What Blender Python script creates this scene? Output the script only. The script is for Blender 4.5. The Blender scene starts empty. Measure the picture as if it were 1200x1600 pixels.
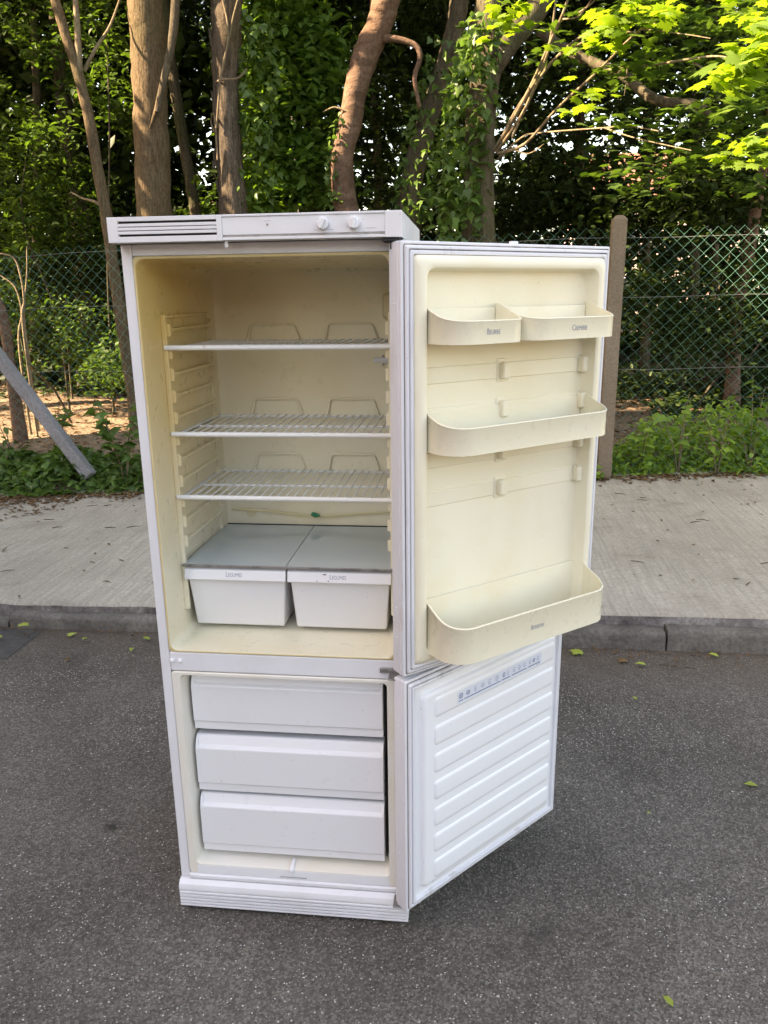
import bpy, bmesh, math, random
import numpy as np
from mathutils import Vector, Matrix

sc = bpy.context.scene
COL = sc.collection
rng = np.random.default_rng(7)
random.seed(7)

# ------------------------------------------------------------------ camera
CAM = np.array([0.7468, -1.6667, 1.5543]); YAW, PITCH, ROLL, FPX = 0.1168, 0.2702, -0.0136, 1226.67
_cy, _sy = math.cos(YAW), math.sin(YAW)
_f = np.array([-_sy*math.cos(PITCH), _cy*math.cos(PITCH), -math.sin(PITCH)])
_r0 = np.array([_cy, _sy, 0.0]); _u0 = np.cross(_r0, _f)
_r = math.cos(ROLL)*_r0 + math.sin(ROLL)*_u0
_u = -math.sin(ROLL)*_r0 + math.cos(ROLL)*_u0
cd = bpy.data.cameras.new('camera'); cam = bpy.data.objects.new('camera', cd); COL.objects.link(cam)
cd.sensor_fit = 'VERTICAL'; cd.sensor_height = 24.0; cd.lens = 24.0*FPX/1600.0
cd.clip_start = 0.05; cd.clip_end = 2000
cam.matrix_world = Matrix(((_r[0], _u[0], -_f[0], CAM[0]), (_r[1], _u[1], -_f[1], CAM[1]),
                           (_r[2], _u[2], -_f[2], CAM[2]), (0, 0, 0, 1)))
sc.camera = cam

def at(px, py, y):
    """point of the place seen at photo pixel (px,py) that lies at street depth y"""
    d = _f + _r*(px-600)/FPX + _u*(800-py)/FPX
    return CAM + d*((y-CAM[1])/d[1])
def pix(P):
    d = np.asarray(P, float)-CAM; w = d@_f
    return np.stack([600+FPX*(d@_r)/w, 800-FPX*(d@_u)/w], -1), w

# ------------------------------------------------------------------ light
SUN_EL = math.radians(38.0); SUN_H = np.array([-0.93, -0.37]); SUN_H /= np.linalg.norm(SUN_H)
SUN = np.array([SUN_H[0]*math.cos(SUN_EL), SUN_H[1]*math.cos(SUN_EL), math.sin(SUN_EL)])
world = bpy.data.worlds.new('World'); sc.world = world; world.use_nodes = True
wn = world.node_tree; bg = wn.nodes['Background']
sky = wn.nodes.new('ShaderNodeTexSky'); sky.sky_type = 'NISHITA'; sky.sun_disc = False
sky.sun_elevation = SUN_EL; sky.sun_rotation = math.atan2(SUN[0], SUN[1]); sky.air_density = 1.0
sky.dust_density = 1.2; sky.ozone_density = 1.0
wn.links.new(sky.outputs[0], bg.inputs[0]); bg.inputs[1].default_value = 0.15
sl = bpy.data.lights.new('sun', 'SUN'); so = bpy.data.objects.new('sun', sl); COL.objects.link(so)
sl.energy = 5.0; sl.angle = math.radians(0.53); sl.color = (1.0, 0.93, 0.82)
so.rotation_euler = Vector(SUN).to_track_quat('Z', 'Y').to_euler(); so.location = Vector(SUN*30)
vs = sc.view_settings; vs.view_transform = 'Standard'; vs.look = 'None'; vs.gamma = 1.0
vs.exposure = 2.42; vs.use_curve_mapping = False
vs.use_white_balance = True; vs.white_balance_temperature = 9800; vs.white_balance_tint = 16
sc.cycles.max_bounces = 5; sc.cycles.diffuse_bounces = 3; sc.cycles.transmission_bounces = 4; sc.cycles.glossy_bounces = 2
sc.cycles.transparent_max_bounces = 8; sc.cycles.caustics_reflective = False; sc.cycles.caustics_refractive = False

# ------------------------------------------------------------------ materials
def mat(name):
    m = bpy.data.materials.new(name); m.use_nodes = True
    nt = m.node_tree; b = nt.nodes['Principled BSDF']
    return m, nt, b
def N(nt, t, **k):
    n = nt.nodes.new(t)
    for a, v in k.items():
        if a in n.inputs: n.inputs[a].default_value = v
        else: setattr(n, a, v)
    return n
def coords(nt, scale=(1, 1, 1), kind='Object', rot=(0, 0, 0)):
    tc = N(nt, 'ShaderNodeTexCoord'); mp = N(nt, 'ShaderNodeMapping')
    mp.inputs['Scale'].default_value = scale; mp.inputs['Rotation'].default_value = rot
    nt.links.new(tc.outputs[kind], mp.inputs['Vector']); return mp.outputs[0]
def noise(nt, vec, scale, detail=4, rough=.55, dist=0):
    n = N(nt, 'ShaderNodeTexNoise'); n.inputs['Scale'].default_value = scale; n.inputs['Detail'].default_value = detail
    n.inputs['Roughness'].default_value = rough; n.inputs['Distortion'].default_value = dist
    nt.links.new(vec, n.inputs['Vector']); return n.outputs['Fac']
def ramp(nt, fac, stops):
    r = N(nt, 'ShaderNodeValToRGB'); e = r.color_ramp.elements
    while len(e) < len(stops): e.new(0.5)
    for i, (p, c) in enumerate(stops):
        e[i].position = p; e[i].color = (c[0], c[1], c[2], 1) if hasattr(c, '__len__') else (c, c, c, 1)
    nt.links.new(fac, r.inputs[0]); return r.outputs[0]
def mix(nt, fac, a, b, mode='MIX'):
    n = N(nt, 'ShaderNodeMix'); n.data_type = 'RGBA'; n.blend_type = mode
    for s, v in ((0, fac), (6, a), (7, b)):
        if isinstance(v, bpy.types.NodeSocket): nt.links.new(v, n.inputs[s])
        else: n.inputs[s].default_value = v if s == 0 else (v[0], v[1], v[2], 1)
    return n.outputs[2]
def bump(nt, b, h, strength, dist):
    n = N(nt, 'ShaderNodeBump'); n.inputs['Strength'].default_value = strength; n.inputs['Distance'].default_value = dist
    nt.links.new(h, n.inputs['Height']); nt.links.new(n.outputs[0], b.inputs['Normal'])

def plastic(name, base, stain, rough=.4, amount=.5, sscale=6, streak=(1, 1, 1), spots=.0, spotcol=(.12, .08, .04), lo=.45, hi=.75):
    m, nt, b = mat(name)
    v = coords(nt, streak)
    f = noise(nt, v, sscale, 5, .6, .3)
    fac = ramp(nt, f, [(lo, 0), (hi, amount)])
    c = mix(nt, fac, base, stain)
    if spots:
        v2 = coords(nt)
        s = noise(nt, v2, 130, 1.5, .45)
        c = mix(nt, ramp(nt, s, [(.755, 0), (.79, spots)]), c, spotcol)
    nt.links.new(c, b.inputs['Base Color'])
    fr = noise(nt, coords(nt), 30, 3)
    nt.links.new(ramp(nt, fr, [(.3, rough-.08), (.7, rough+.12)]), b.inputs['Roughness'])
    b.inputs['Specular IOR Level'].default_value = .4
    bump(nt, b, f, .08, .004)
    return m
M = {}
M['enamel'] = plastic('white_enamel', (.75, .745, .765), (.57, .54, .52), .36, .35, 5, spots=.25)
M['enamel_dirty'] = plastic('grimy_white_edge', (.72, .715, .75), (.42, .35, .29), .45, .6, 5, (3, 3, .8), spots=.3, lo=.55, hi=.78)
M['gasket'] = plastic('grimy_gasket', (.70, .695, .735), (.30, .26, .22), .5, .7, 5, (4, 4, .8), spots=.4, lo=.56, hi=.78)
M['cream'] = plastic('yellowed_cream_liner', (.76, .68, .45), (.66, .50, .22), .32, .8, 2.2, (1, 1, .8), spots=.35, spotcol=(.35, .22, .08), lo=.42, hi=.72)
def liner_yellow():
    """aged cream plastic, most yellowed round the old lamp side at the top left"""
    m = plastic('aged_liner', (.80, .74, .57), (.72, .58, .33), .32, .6, 2.2, (1, 1, .8), spots=.12, spotcol=(.45, .30, .12), lo=.45, hi=.75)
    nt = m.node_tree; b = nt.nodes['Principled BSDF']; old = b.inputs['Base Color'].links[0].from_socket
    tc = N(nt, 'ShaderNodeTexCoord'); d = N(nt, 'ShaderNodeVectorMath'); d.operation = 'DISTANCE'
    d.inputs[1].default_value = (.02, .12, 1.56); nt.links.new(tc.outputs['Object'], d.inputs[0])
    nz = noise(nt, coords(nt), 4, 4); ad = N(nt, 'ShaderNodeMath'); ad.operation = 'MULTIPLY_ADD'
    nt.links.new(nz, ad.inputs[0]); ad.inputs[1].default_value = .25; nt.links.new(d.outputs['Value'], ad.inputs[2])
    c = mix(nt, ramp(nt, ad.outputs[0], [(.22, .85), (.75, 0)]), old, (.67, .44, .12)); nt.links.new(c, b.inputs['Base Color'])
    return m
M['liner'] = liner_yellow()
M['cream_edge'] = plastic('amber_liner_edge', (.72, .58, .30), (.62, .43, .17), .35, .8, 5)
M['cream_door'] = plastic('cream_door_liner', (.835, .78, .625), (.75, .63, .40), .36, .55, 4, spots=.3, spotcol=(.35, .22, .08))
M['rack'] = plastic('cream_rack', (.815, .755, .585), (.76, .67, .47), .3, .35, 2.5, spots=.3, spotcol=(.3, .2, .08))
M['wplastic'] = plastic('white_plastic', (.79, .79, .81), (.66, .61, .52), .38, .3, 4, spots=.35, lo=.55, hi=.8)
M['drawer'] = plastic('white_drawer', (.775, .77, .78), (.64, .62, .57), .34, .3, 4, spots=.3, lo=.58, hi=.8)
M['flange'] = plastic('cream_white_flange', (.78, .745, .675), (.72, .62, .43), .36, .5, 5)
M['wire'] = plastic('white_coated_wire', (.80, .79, .76), (.40, .26, .14), .4, .5, 40, lo=.66, hi=.75)
M['steel'] = plastic('dull_steel', (.35, .34, .33), (.12, .09, .07), .45, .7, 40)
M['steel'].node_tree.nodes['Principled BSDF'].inputs['Metallic'].default_value = .8
M['black'] = plastic('black_and_gap_shade', (.02, .02, .02), (.03, .028, .025), .6, .5, 10)
M['ink'] = plastic('grey_print', (.27, .27, .33), (.36, .35, .38), .6, .5, 30)
M['panelink'] = plastic('faint_print', (.45, .45, .50), (.5, .5, .55), .6, .5, 30)
M['blueink'] = plastic('blue_print', (.10, .13, .27), (.14, .17, .3), .6, .5, 30)
M['iconink'] = plastic('icon_print', (.38, .43, .56), (.45, .5, .62), .6, .5, 30)
M['sticker'] = plastic('pale_sticker', (.66, .69, .78), (.7, .72, .78), .45, .5, 30)
M['green'] = plastic('green_plug', (.01, .22, .10), (.01, .15, .08), .4, .5, 30)
def glassmat():
    m, nt, b = mat('shelf_glass')
    b.inputs['Base Color'].default_value = (.80, .90, .86, 1); b.inputs['Roughness'].default_value = .12
    b.inputs['Transmission Weight'].default_value = .3; b.inputs['IOR'].default_value = 1.5
    f = noise(nt, coords(nt), 9, 5, .6)
    c = mix(nt, ramp(nt, f, [(.4, 0), (.7, .6)]), (.68, .77, .775), (.73, .78, .76))
    nt.links.new(c, b.inputs['Base Color'])
    nt.links.new(ramp(nt, f, [(.35, .05), (.7, .22)]), b.inputs['Roughness'])
    return m
M['glass'] = glassmat()
M['mould'] = plastic('mouldy_groove', (.34, .30, .26), (.05, .04, .035), .7, .9, 5, (4, 4, .8), lo=.38, hi=.62)

def N_scale(nt, s, a, b_):
    n = N(nt, 'ShaderNodeMapRange'); n.inputs['From Min'].default_value = a; n.inputs['From Max'].default_value = b_
    nt.links.new(s, n.inputs['Value']); return n.outputs[0]
def asphalt():
    m, nt, b = mat('asphalt')
    v = coords(nt)
    big = noise(nt, v, 1.1, 6, .65, .4)
    mid = noise(nt, v, 9, 5, .6)
    base = mix(nt, ramp(nt, big, [(.38, 0), (.62, 1)]), (.092, .079, .067), (.168, .147, .126))
    base = mix(nt, ramp(nt, mid, [(.3, 0), (.75, .55)]), base, (.085, .074, .063))
    vo = N(nt, 'ShaderNodeTexVoronoi'); vo.inputs['Scale'].default_value = 190; nt.links.new(v, vo.inputs['Vector'])
    sep = N(nt, 'ShaderNodeSeparateColor'); nt.links.new(vo.outputs['Color'], sep.inputs[0])
    grain = ramp(nt, sep.outputs[0], [(0, .52), (.7, .98), (1, 1.5)])
    c = mix(nt, 1.0, base, grain, 'MULTIPLY')
    # pale chips: a few of the stones, each as a small blob inside its cell
    chip = ramp(nt, sep.outputs[1], [(.81, 0), (.83, 1)])
    core = ramp(nt, vo.outputs['Distance'], [(.34, 1), (.52, 0)])
    mm = N(nt, 'ShaderNodeMath'); mm.operation = 'MULTIPLY'; nt.links.new(chip, mm.inputs[0]); nt.links.new(core, mm.inputs[1])
    chipc = ramp(nt, sep.outputs[2], [(0, (.15, .125, .10)), (.5, (.26, .235, .205)), (.85, (.40, .38, .345)), (1, (.66, .64, .60))])
    c = mix(nt, mm.outputs[0], c, chipc)
    vo2 = N(nt, 'ShaderNodeTexVoronoi'); vo2.inputs['Scale'].default_value = 85; vo2.distance = 'MANHATTAN'
    wn_ = N(nt, 'ShaderNodeTexNoise'); wn_.inputs['Scale'].default_value = 160; nt.links.new(v, wn_.inputs['Vector'])
    wv = N(nt, 'ShaderNodeVectorMath'); wv.operation = 'MULTIPLY_ADD'; nt.links.new(wn_.outputs['Color'], wv.inputs[0]); wv.inputs[1].default_value = (.012, .012, 0); nt.links.new(v, wv.inputs[2])
    nt.links.new(wv.outputs[0], vo2.inputs['Vector'])
    sep2 = N(nt, 'ShaderNodeSeparateColor'); nt.links.new(vo2.outputs['Color'], sep2.inputs[0])
    m2 = N(nt, 'ShaderNodeMath'); m2.operation = 'MULTIPLY'
    nt.links.new(ramp(nt, sep2.outputs[1], [(.88, 0), (.90, 1)]), m2.inputs[0]); nt.links.new(ramp(nt, vo2.outputs['Distance'], [(.20, 1), (.36, 0)]), m2.inputs[1])
    c = mix(nt, m2.outputs[0], c, ramp(nt, sep2.outputs[2], [(0, (.20, .145, .10)), (.5, (.31, .28, .245)), (1, (.66, .64, .60))]))
    # grit and brown dirt gathered along the kerb
    sx_ = N(nt, 'ShaderNodeSeparateXYZ'); nt.links.new(v, sx_.inputs[0])
    dn = noise(nt, coords(nt, (1, 3, 1)), 5, 5, .65); da = N(nt, 'ShaderNodeMath'); da.operation = 'MULTIPLY_ADD'
    nt.links.new(dn, da.inputs[0]); da.inputs[1].default_value = .5; nt.links.new(sx_.outputs[1], da.inputs[2])
    c = mix(nt, ramp(nt, N_scale(nt, da.outputs[0], 1.45, 2.0), [(0, 0), (1, .75)]), c, (.085, .062, .042))
    # dark oily stain marks
    st = noise(nt, coords(nt, (1, 1.4, 1)), 1.7, 6, .65, .6)
    c = mix(nt, ramp(nt, st, [(.62, 0), (.72, .5)]), c, (.03, .027, .024))
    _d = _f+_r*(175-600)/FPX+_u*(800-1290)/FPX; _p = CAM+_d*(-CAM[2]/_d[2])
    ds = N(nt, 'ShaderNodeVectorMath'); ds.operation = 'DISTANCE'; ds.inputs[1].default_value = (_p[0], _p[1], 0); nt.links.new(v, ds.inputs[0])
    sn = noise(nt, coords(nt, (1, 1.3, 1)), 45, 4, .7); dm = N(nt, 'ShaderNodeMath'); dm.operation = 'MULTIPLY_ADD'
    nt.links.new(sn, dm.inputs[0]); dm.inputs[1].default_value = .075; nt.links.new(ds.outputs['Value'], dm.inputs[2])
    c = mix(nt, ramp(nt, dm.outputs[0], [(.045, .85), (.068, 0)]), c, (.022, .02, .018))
    nt.links.new(c, b.inputs['Base Color']); b.inputs['Roughness'].default_value = .82
    b.inputs['Specular IOR Level'].default_value = .35
    hs = N(nt, 'ShaderNodeMath'); hs.operation = 'ADD'; nt.links.new(vo.outputs['Distance'], hs.inputs[0]); nt.links.new(mid, hs.inputs[1])
    bump(nt, b, hs.outputs[0], .7, .004)
    return m
M['asphalt'] = asphalt()
M['tar'] = plastic('old_tar_patch', (.055, .052, .048), (.085, .08, .072), .75, .8, 20)

def concrete(name, c0, c1, groove=False, dark=(.12, .10, .085), dirt=.6, sc=1.3):
    m, nt, b = mat(name)
    v = coords(nt)
    big = noise(nt, v, sc, 6, .62)
    fine = noise(nt, v, 60, 4, .6)
    c = mix(nt, ramp(nt, big, [(.35, 0), (.65, 1)]), c0, c1)
    c = mix(nt, ramp(nt, fine, [(.3, .5), (.62, 0)]), c, dark)
    stn = noise(nt, coords(nt, (1, 1.6, 1)), 2.6, 6, .68, .4)
    c = mix(nt, ramp(nt, stn, [(.56, 0), (.76, dirt)]), c, dark)
    h = fine
    if groove:
        g = noise(nt, coords(nt, (60, 2.4, 1), rot=(0, 0, .0)), 1.0, 4, .65)
        g2 = noise(nt, coords(nt, (11, 1.5, 1)), 1.0, 4, .6)
        c = mix(nt, ramp(nt, g, [(.38, .5), (.56, 0)]), c, (.24, .22, .18))
        c = mix(nt, ramp(nt, g2, [(.40, .14), (.6, 0)]), c, (.30, .275, .23))
        ad = N(nt, 'ShaderNodeMath'); ad.operation = 'MULTIPLY_ADD'; nt.links.new(fine, ad.inputs[0]); ad.inputs[1].default_value = .25
        nt.links.new(g, ad.inputs[2]); h = ad.outputs[0]
    nt.links.new(c, b.inputs['Base Color']); b.inputs['Roughness'].default_value = .9
    b.inputs['Specular IOR Level'].default_value = .25
    bump(nt, b, h, .8, .006)
    return m
M['slab'] = concrete('brushed_concrete', (.35, .32, .265), (.49, .455, .385), True, dark=(.19, .16, .12), dirt=.7)
M['slab_edge'] = concrete('mossy_slab_edge', (.12, .10, .10), (.38, .35, .33), dark=(.05, .042, .042), dirt=.9, sc=6)
M['kerb'] = concrete('weathered_kerb', (.105, .095, .083), (.21, .19, .165), dark=(.05, .045, .04), dirt=.85, sc=5)
M['post'] = concrete('weathered_post_concrete', (.19, .15, .105), (.26, .205, .15), dark=(.09, .07, .05))
M['strut'] = concrete('grey_strut_concrete', (.24, .235, .24), (.33, .325, .33), dark=(.10, .09, .08))

def bark(name, c0, c1, c2, sx=14, sz=2.2, st=.9):
    m, nt, b = mat(name)
    a = noise(nt, coords(nt, (sx, sx, sz)), 1.4, 6, .65, .5)
    l = noise(nt, coords(nt), 2.2, 5, .6)
    c = mix(nt, ramp(nt, a, [(.36, 0), (.64, 1)]), c0, c1)
    c = mix(nt, ramp(nt, l, [(.48, 0), (.70, .75)]), c, c2)
    f2 = noise(nt, coords(nt, (1, 1, .6)), 55, 4, .65)
    c = mix(nt, ramp(nt, f2, [(.34, .6), (.52, 0)]), c, tuple(x*.45 for x in c0))
    nt.links.new(c, b.inputs['Base Color']); b.inputs['Roughness'].default_value = .92
    b.inputs['Specular IOR Level'].default_value = .15
    bump(nt, b, a, st, .03)
    return m
M['bark_smooth'] = bark('smooth_tan_bark', (0.094, 0.066, 0.039), (0.187, 0.133, 0.082), (0.117, 0.098, 0.051), 34, 5.0, .7)
M['bark_rough'] = bark('flaking_bark', (0.068, 0.053, 0.038), (0.195, 0.150, 0.112), (0.135, 0.098, 0.060), 24, 2.4, 1.0)
M['bark_red'] = bark('reddish_bark', (0.115, 0.070, 0.049), (0.221, 0.143, 0.102), (0.164, 0.098, 0.066), 3.5, 9, .8)
M['bark_moss'] = bark('mossy_bark', (0.070, 0.056, 0.038), (0.140, 0.115, 0.081), (0.056, 0.073, 0.021), 13, 2, .9)
M['bark_pale'] = bark('pale_bark', (.20, .18, .15), (.36, .33, .29), (.13, .14, .07), 9, 4, .7)
M['twig'] = bark('twig_bark', (.17, .125, .08), (.30, .235, .16), (.16, .15, .08), 20, 3, .5)

def leafmat(name, dark, light, trans, tw=.4, rough=.5, spec=.2):
    m, nt, b = mat(name)
    at_ = N(nt, 'ShaderNodeAttribute'); at_.attribute_name = 'v'
    c = ramp(nt, at_.outputs['Fac'], [(0, dark), (.6, light), (1, tuple(x*1.35 for x in light))])
    nt.links.new(c, b.inputs['Base Color']); b.inputs['Roughness'].default_value = rough
    b.inputs['Specular IOR Level'].default_value = spec
    tr = N(nt, 'ShaderNodeBsdfTranslucent')
    ct = mix(nt, 1.0, c, trans, 'MULTIPLY'); nt.links.new(ct, tr.inputs[0])
    mx = N(nt, 'ShaderNodeMixShader'); mx.inputs[0].default_value = tw
    nt.links.new(b.outputs[0], mx.inputs[1]); nt.links.new(tr.outputs[0], mx.inputs[2])
    nt.links.new(mx.outputs[0], nt.nodes['Material Output'].inputs[0])
    return m
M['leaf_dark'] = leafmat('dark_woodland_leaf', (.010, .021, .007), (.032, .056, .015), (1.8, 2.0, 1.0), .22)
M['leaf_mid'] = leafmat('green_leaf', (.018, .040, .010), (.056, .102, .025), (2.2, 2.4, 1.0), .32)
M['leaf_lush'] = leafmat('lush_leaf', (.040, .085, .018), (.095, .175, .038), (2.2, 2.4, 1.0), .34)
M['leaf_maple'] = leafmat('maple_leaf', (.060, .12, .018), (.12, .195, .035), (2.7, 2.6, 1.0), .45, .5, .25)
M['leaf_ivy'] = leafmat('ivy_leaf', (.036, .075, .020), (.090, .160, .038), (1.9, 2.2, 1.2), .28, .4, .35)
M['leaf_shrub'] = leafmat('nettle_green_leaf', (.10, .175, .035), (.23, .35, .07), (2.0, 2.1, 1.1), .35)
M['litter'] = leafmat('dry_litter', (.06, .035, .018), (.17, .10, .05), (1.3, 1.2, 1.0), .12, .8, .1)
M['fresh_fallen'] = leafmat('fallen_green_leaf', (.20, .26, .05), (.30, .36, .07), (1.5, 1.5, 1.0), .2, .6, .2)

def soil():
    m, nt, b = mat('woodland_soil')
    v = coords(nt); a = noise(nt, v, 1.6, 6, .65); f = noise(nt, v, 40, 5, .7)
    c = mix(nt, ramp(nt, a, [(.35, 0), (.65, 1)]), (.24, .165, .105), (.40, .29, .20))
    c = mix(nt, ramp(nt, f, [(.40, .75), (.6, 0)]), c, (.06, .04, .024))
    nt.links.new(c, b.inputs['Base Color']); b.inputs['Roughness'].default_value = .95
    bump(nt, b, f, .9, .03); return m
M['soil'] = soil()
def grassy():
    m, nt, b = mat('far_ground'); v = coords(nt)
    c = mix(nt, noise(nt, v, .15, 5), (.06, .085, .025), (.11, .10, .05))
    nt.links.new(c, b.inputs['Base Color']); b.inputs['Roughness'].default_value = .95; return m
M['far_ground'] = grassy()
M['fencewire'] = plastic('green_coated_wire', (.11, .29, .23), (.07, .20, .155), .4, .6, 3)
M['linewire'] = plastic('grey_line_wire', (.20, .20, .19), (.15, .14, .13), .5, .5, 8)
M['render'] = plastic('pink_render', (.66, .52, .46), (.56, .43, .37), .8, .6, .6)
M['rooftile'] = plastic('roof_tile', (.26, .11, .07), (.16, .08, .06), .8, .8, 3)
M['pane'] = plastic('window_pane', (.06, .075, .09), (.04, .05, .06), .12, .5, 1)
M['brick'] = plastic('brick_wall', (.30, .15, .10), (.22, .11, .08), .85, .8, 2)

# ------------------------------------------------------------------ object helpers
def tag(o, label=None, cat=None, group=None, kind=None):
    if label: o['label'] = label
    if cat: o['category'] = cat
    if group: o['group'] = group
    if kind: o['kind'] = kind
    return o
def empty(name, loc=(0, 0, 0)):
    o = bpy.data.objects.new(name, None); COL.objects.link(o); o.location = loc; o.empty_display_size = .1
    return o
class MB:
    def __init__(s): s.v = []; s.f = []
    def add(s, vs, fs):
        b = len(s.v); s.v += [tuple(map(float, p)) for p in vs]; s.f += [tuple(b+i for i in f) for f in fs]
    def box(s, x0, x1, y0, y1, z0, z1):
        s.add([(x, y, z) for z in (z0, z1) for y in (y0, y1) for x in (x0, x1)],
              [(0, 2, 3, 1), (4, 5, 7, 6), (0, 1, 5, 4), (2, 6, 7, 3), (0, 4, 6, 2), (1, 3, 7, 5)])
        return s
    def tube(s, pts, rad, n=8, cap=True, wob=0, seed=0):
        pts = [Vector(p) for p in pts]; rr = random.Random(seed)
        if not hasattr(rad, '__len__'): rad = [rad]*len(pts)
        vs = []; nrm = None
        for i, p in enumerate(pts):
            t = (pts[min(i+1, len(pts)-1)]-pts[max(i-1, 0)]).normalized()
            if nrm is None: nrm = t.orthogonal().normalized()
            else: nrm = (nrm - t*nrm.dot(t)).normalized()
            bn = t.cross(nrm)
            for k in range(n):
                a = 2*math.pi*k/n; r = rad[i]*(1+wob*(rr.random()-.5))
                vs.append(p + nrm*(math.cos(a)*r) + bn*(math.sin(a)*r))
        fs = [(i*n+k, i*n+(k+1) % n, (i+1)*n+(k+1) % n, (i+1)*n+k) for i in range(len(pts)-1) for k in range(n)]
        if cap: fs += [tuple(range(n-1, -1, -1)), tuple(range((len(pts)-1)*n, len(pts)*n))]
        s.add(vs, fs); return s
    def loft(s, rects, c=6, cap0=False, cap1=True):
        """rects: (x0,x1,z0,z1,r,y) rounded rectangles facing y"""
        loops = []
        for (x0, x1, z0, z1, r, y) in rects:
            r = max(1e-4, min(r, (x1-x0)/2-1e-4, (z1-z0)/2-1e-4)); L = []
            for cx, cz, a0 in ((x1-r, z1-r, 0), (x0+r, z1-r, 90), (x0+r, z0+r, 180), (x1-r, z0+r, 270)):
                for k in range(c+1):
                    a = math.radians(a0+90*k/c); L.append((cx+r*math.cos(a), y, cz+r*math.sin(a)))
            loops.append(L)
        n = len(loops[0]); vs = [p for L in loops for p in L]
        fs = [(i*n+k, i*n+(k+1) % n, (i+1)*n+(k+1) % n, (i+1)*n+k) for i in range(len(loops)-1) for k in range(n)]
        if cap0: fs.append(tuple(range(n)))
        if cap1: fs.append(tuple(range((len(loops)-1)*n, len(loops)*n))[::-1])
        s.add(vs, fs); return s
    def extrude_x(s, prof, x0, x1, closed=True):
        """prof: list of (y,z)"""
        n = len(prof); vs = [(x0, y, z) for y, z in prof]+[(x1, y, z) for y, z in prof]
        rng_ = range(n if closed else n-1)
        fs = [(k, (k+1) % n, n+(k+1) % n, n+k) for k in rng_]
        if closed: fs += [tuple(range(n))[::-1], tuple(range(n, 2*n))]
        s.add(vs, fs); return s
    def build(s, name, m, parent=None, bevel=0, smooth=True, loc=None, rotz=None, ang=35, seg=2):
        me = bpy.data.meshes.new(name); me.from_pydata(s.v, [], s.f)
        bm = bmesh.new(); bm.from_mesh(me); bmesh.ops.recalc_face_normals(bm, faces=bm.faces); bm.to_mesh(me); bm.free()
        if m: me.materials.append(M[m] if isinstance(m, str) else m)
        if smooth:
            me.shade_smooth(); me.set_sharp_from_angle(angle=math.radians(ang))
        o = bpy.data.objects.new(name, me); COL.objects.link(o)
        if parent: o.parent = parent
        if loc is not None: o.location = loc
        if rotz is not None: o.rotation_euler = (0, 0, rotz)
        if bevel:
            b = o.modifiers.new('bevel', 'BEVEL'); b.width = bevel; b.segments = seg; b.limit_method = 'ANGLE'; b.angle_limit = math.radians(35); b.harden_normals = True
        return o
def rawmesh(name, V, F, m, parent=None, var=None, nper=None, smooth=False):
    """V (n,3) float, F (k, nv) int of equal-size faces"""
    me = bpy.data.meshes.new(name); n = len(V); k, nv = F.shape
    me.vertices.add(n); me.vertices.foreach_set('co', np.ascontiguousarray(V, np.float32).ravel())
    me.loops.add(k*nv); me.loops.foreach_set('vertex_index', np.ascontiguousarray(F, np.int32).ravel())
    me.polygons.add(k); me.polygons.foreach_set('loop_start', np.arange(0, k*nv, nv, dtype=np.int32))
    me.update(calc_edges=True)
    if var is not None:
        a = me.attributes.new('v', 'FLOAT', 'POINT'); a.data.foreach_set('value', np.repeat(var, nper).astype(np.float32))
    me.materials.append(M[m])
    if smooth: me.shade_smooth()
    o = bpy.data.objects.new(name, me); COL.objects.link(o)
    if parent: o.parent = parent
    return o
def text(body, name, size, m, parent, loc, rot, small=True, align='CENTER'):
    cu = bpy.data.curves.new(name, 'FONT'); cu.body = body; cu.size = size; cu.extrude = .0001; cu.align_x = align; cu.align_y = 'CENTER'
    cu.small_caps_scale = .78; cu.space_character = .95
    if small:
        for i in range(len(body)): cu.body_format[i].use_small_caps = True
    cu.resolution_u = 3
    t = bpy.data.objects.new('tmp', cu); COL.objects.link(t)
    dg = bpy.context.evaluated_depsgraph_get(); me = bpy.data.meshes.new_from_object(t.evaluated_get(dg))
    bpy.data.objects.remove(t); me.materials.clear(); me.materials.append(M[m])
    me.transform(Matrix.Diagonal((.78, 1, 1, 1)))
    o = bpy.data.objects.new(name, me); COL.objects.link(o); o.parent = parent; o.location = loc; o.rotation_euler = rot
    return o

# ------------------------------------------------------------------ ground, road, pavement
def zslab(x): return .118+.013*min(max(x, -4), 4)
def zkerb(x): return .066+.012*min(max(x, -4), 4)
b = MB(); b.add([(-400, -400, -.12), (400, -400, -.12), (400, 400, -.12), (-400, 400, -.12)], [(0, 1, 2, 3)])
tag(b.build('ground', 'far_ground', smooth=False), kind='structure')
# road: a gently uneven sheet
xs = np.linspace(-30, 30, 121); ys = np.concatenate([np.linspace(-24, -3, 22), np.linspace(-2.8, 1.72, 24)])
X, Y = np.meshgrid(xs, ys); Z = .003*np.sin(X*1.7+Y)+.003*np.sin(Y*2.3-X*.6); Z[np.hypot(X-.3, Y-.1) < 1.0] *= .2
V = np.stack([X, Y, Z-.004], -1).reshape(-1, 3); nx = len(xs)
F = np.array([(j*nx+i, j*nx+i+1, (j+1)*nx+i+1, (j+1)*nx+i) for j in range(len(ys)-1) for i in range(nx-1)])
tag(rawmesh('road', V, F, 'asphalt', smooth=True), kind='structure')
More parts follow.
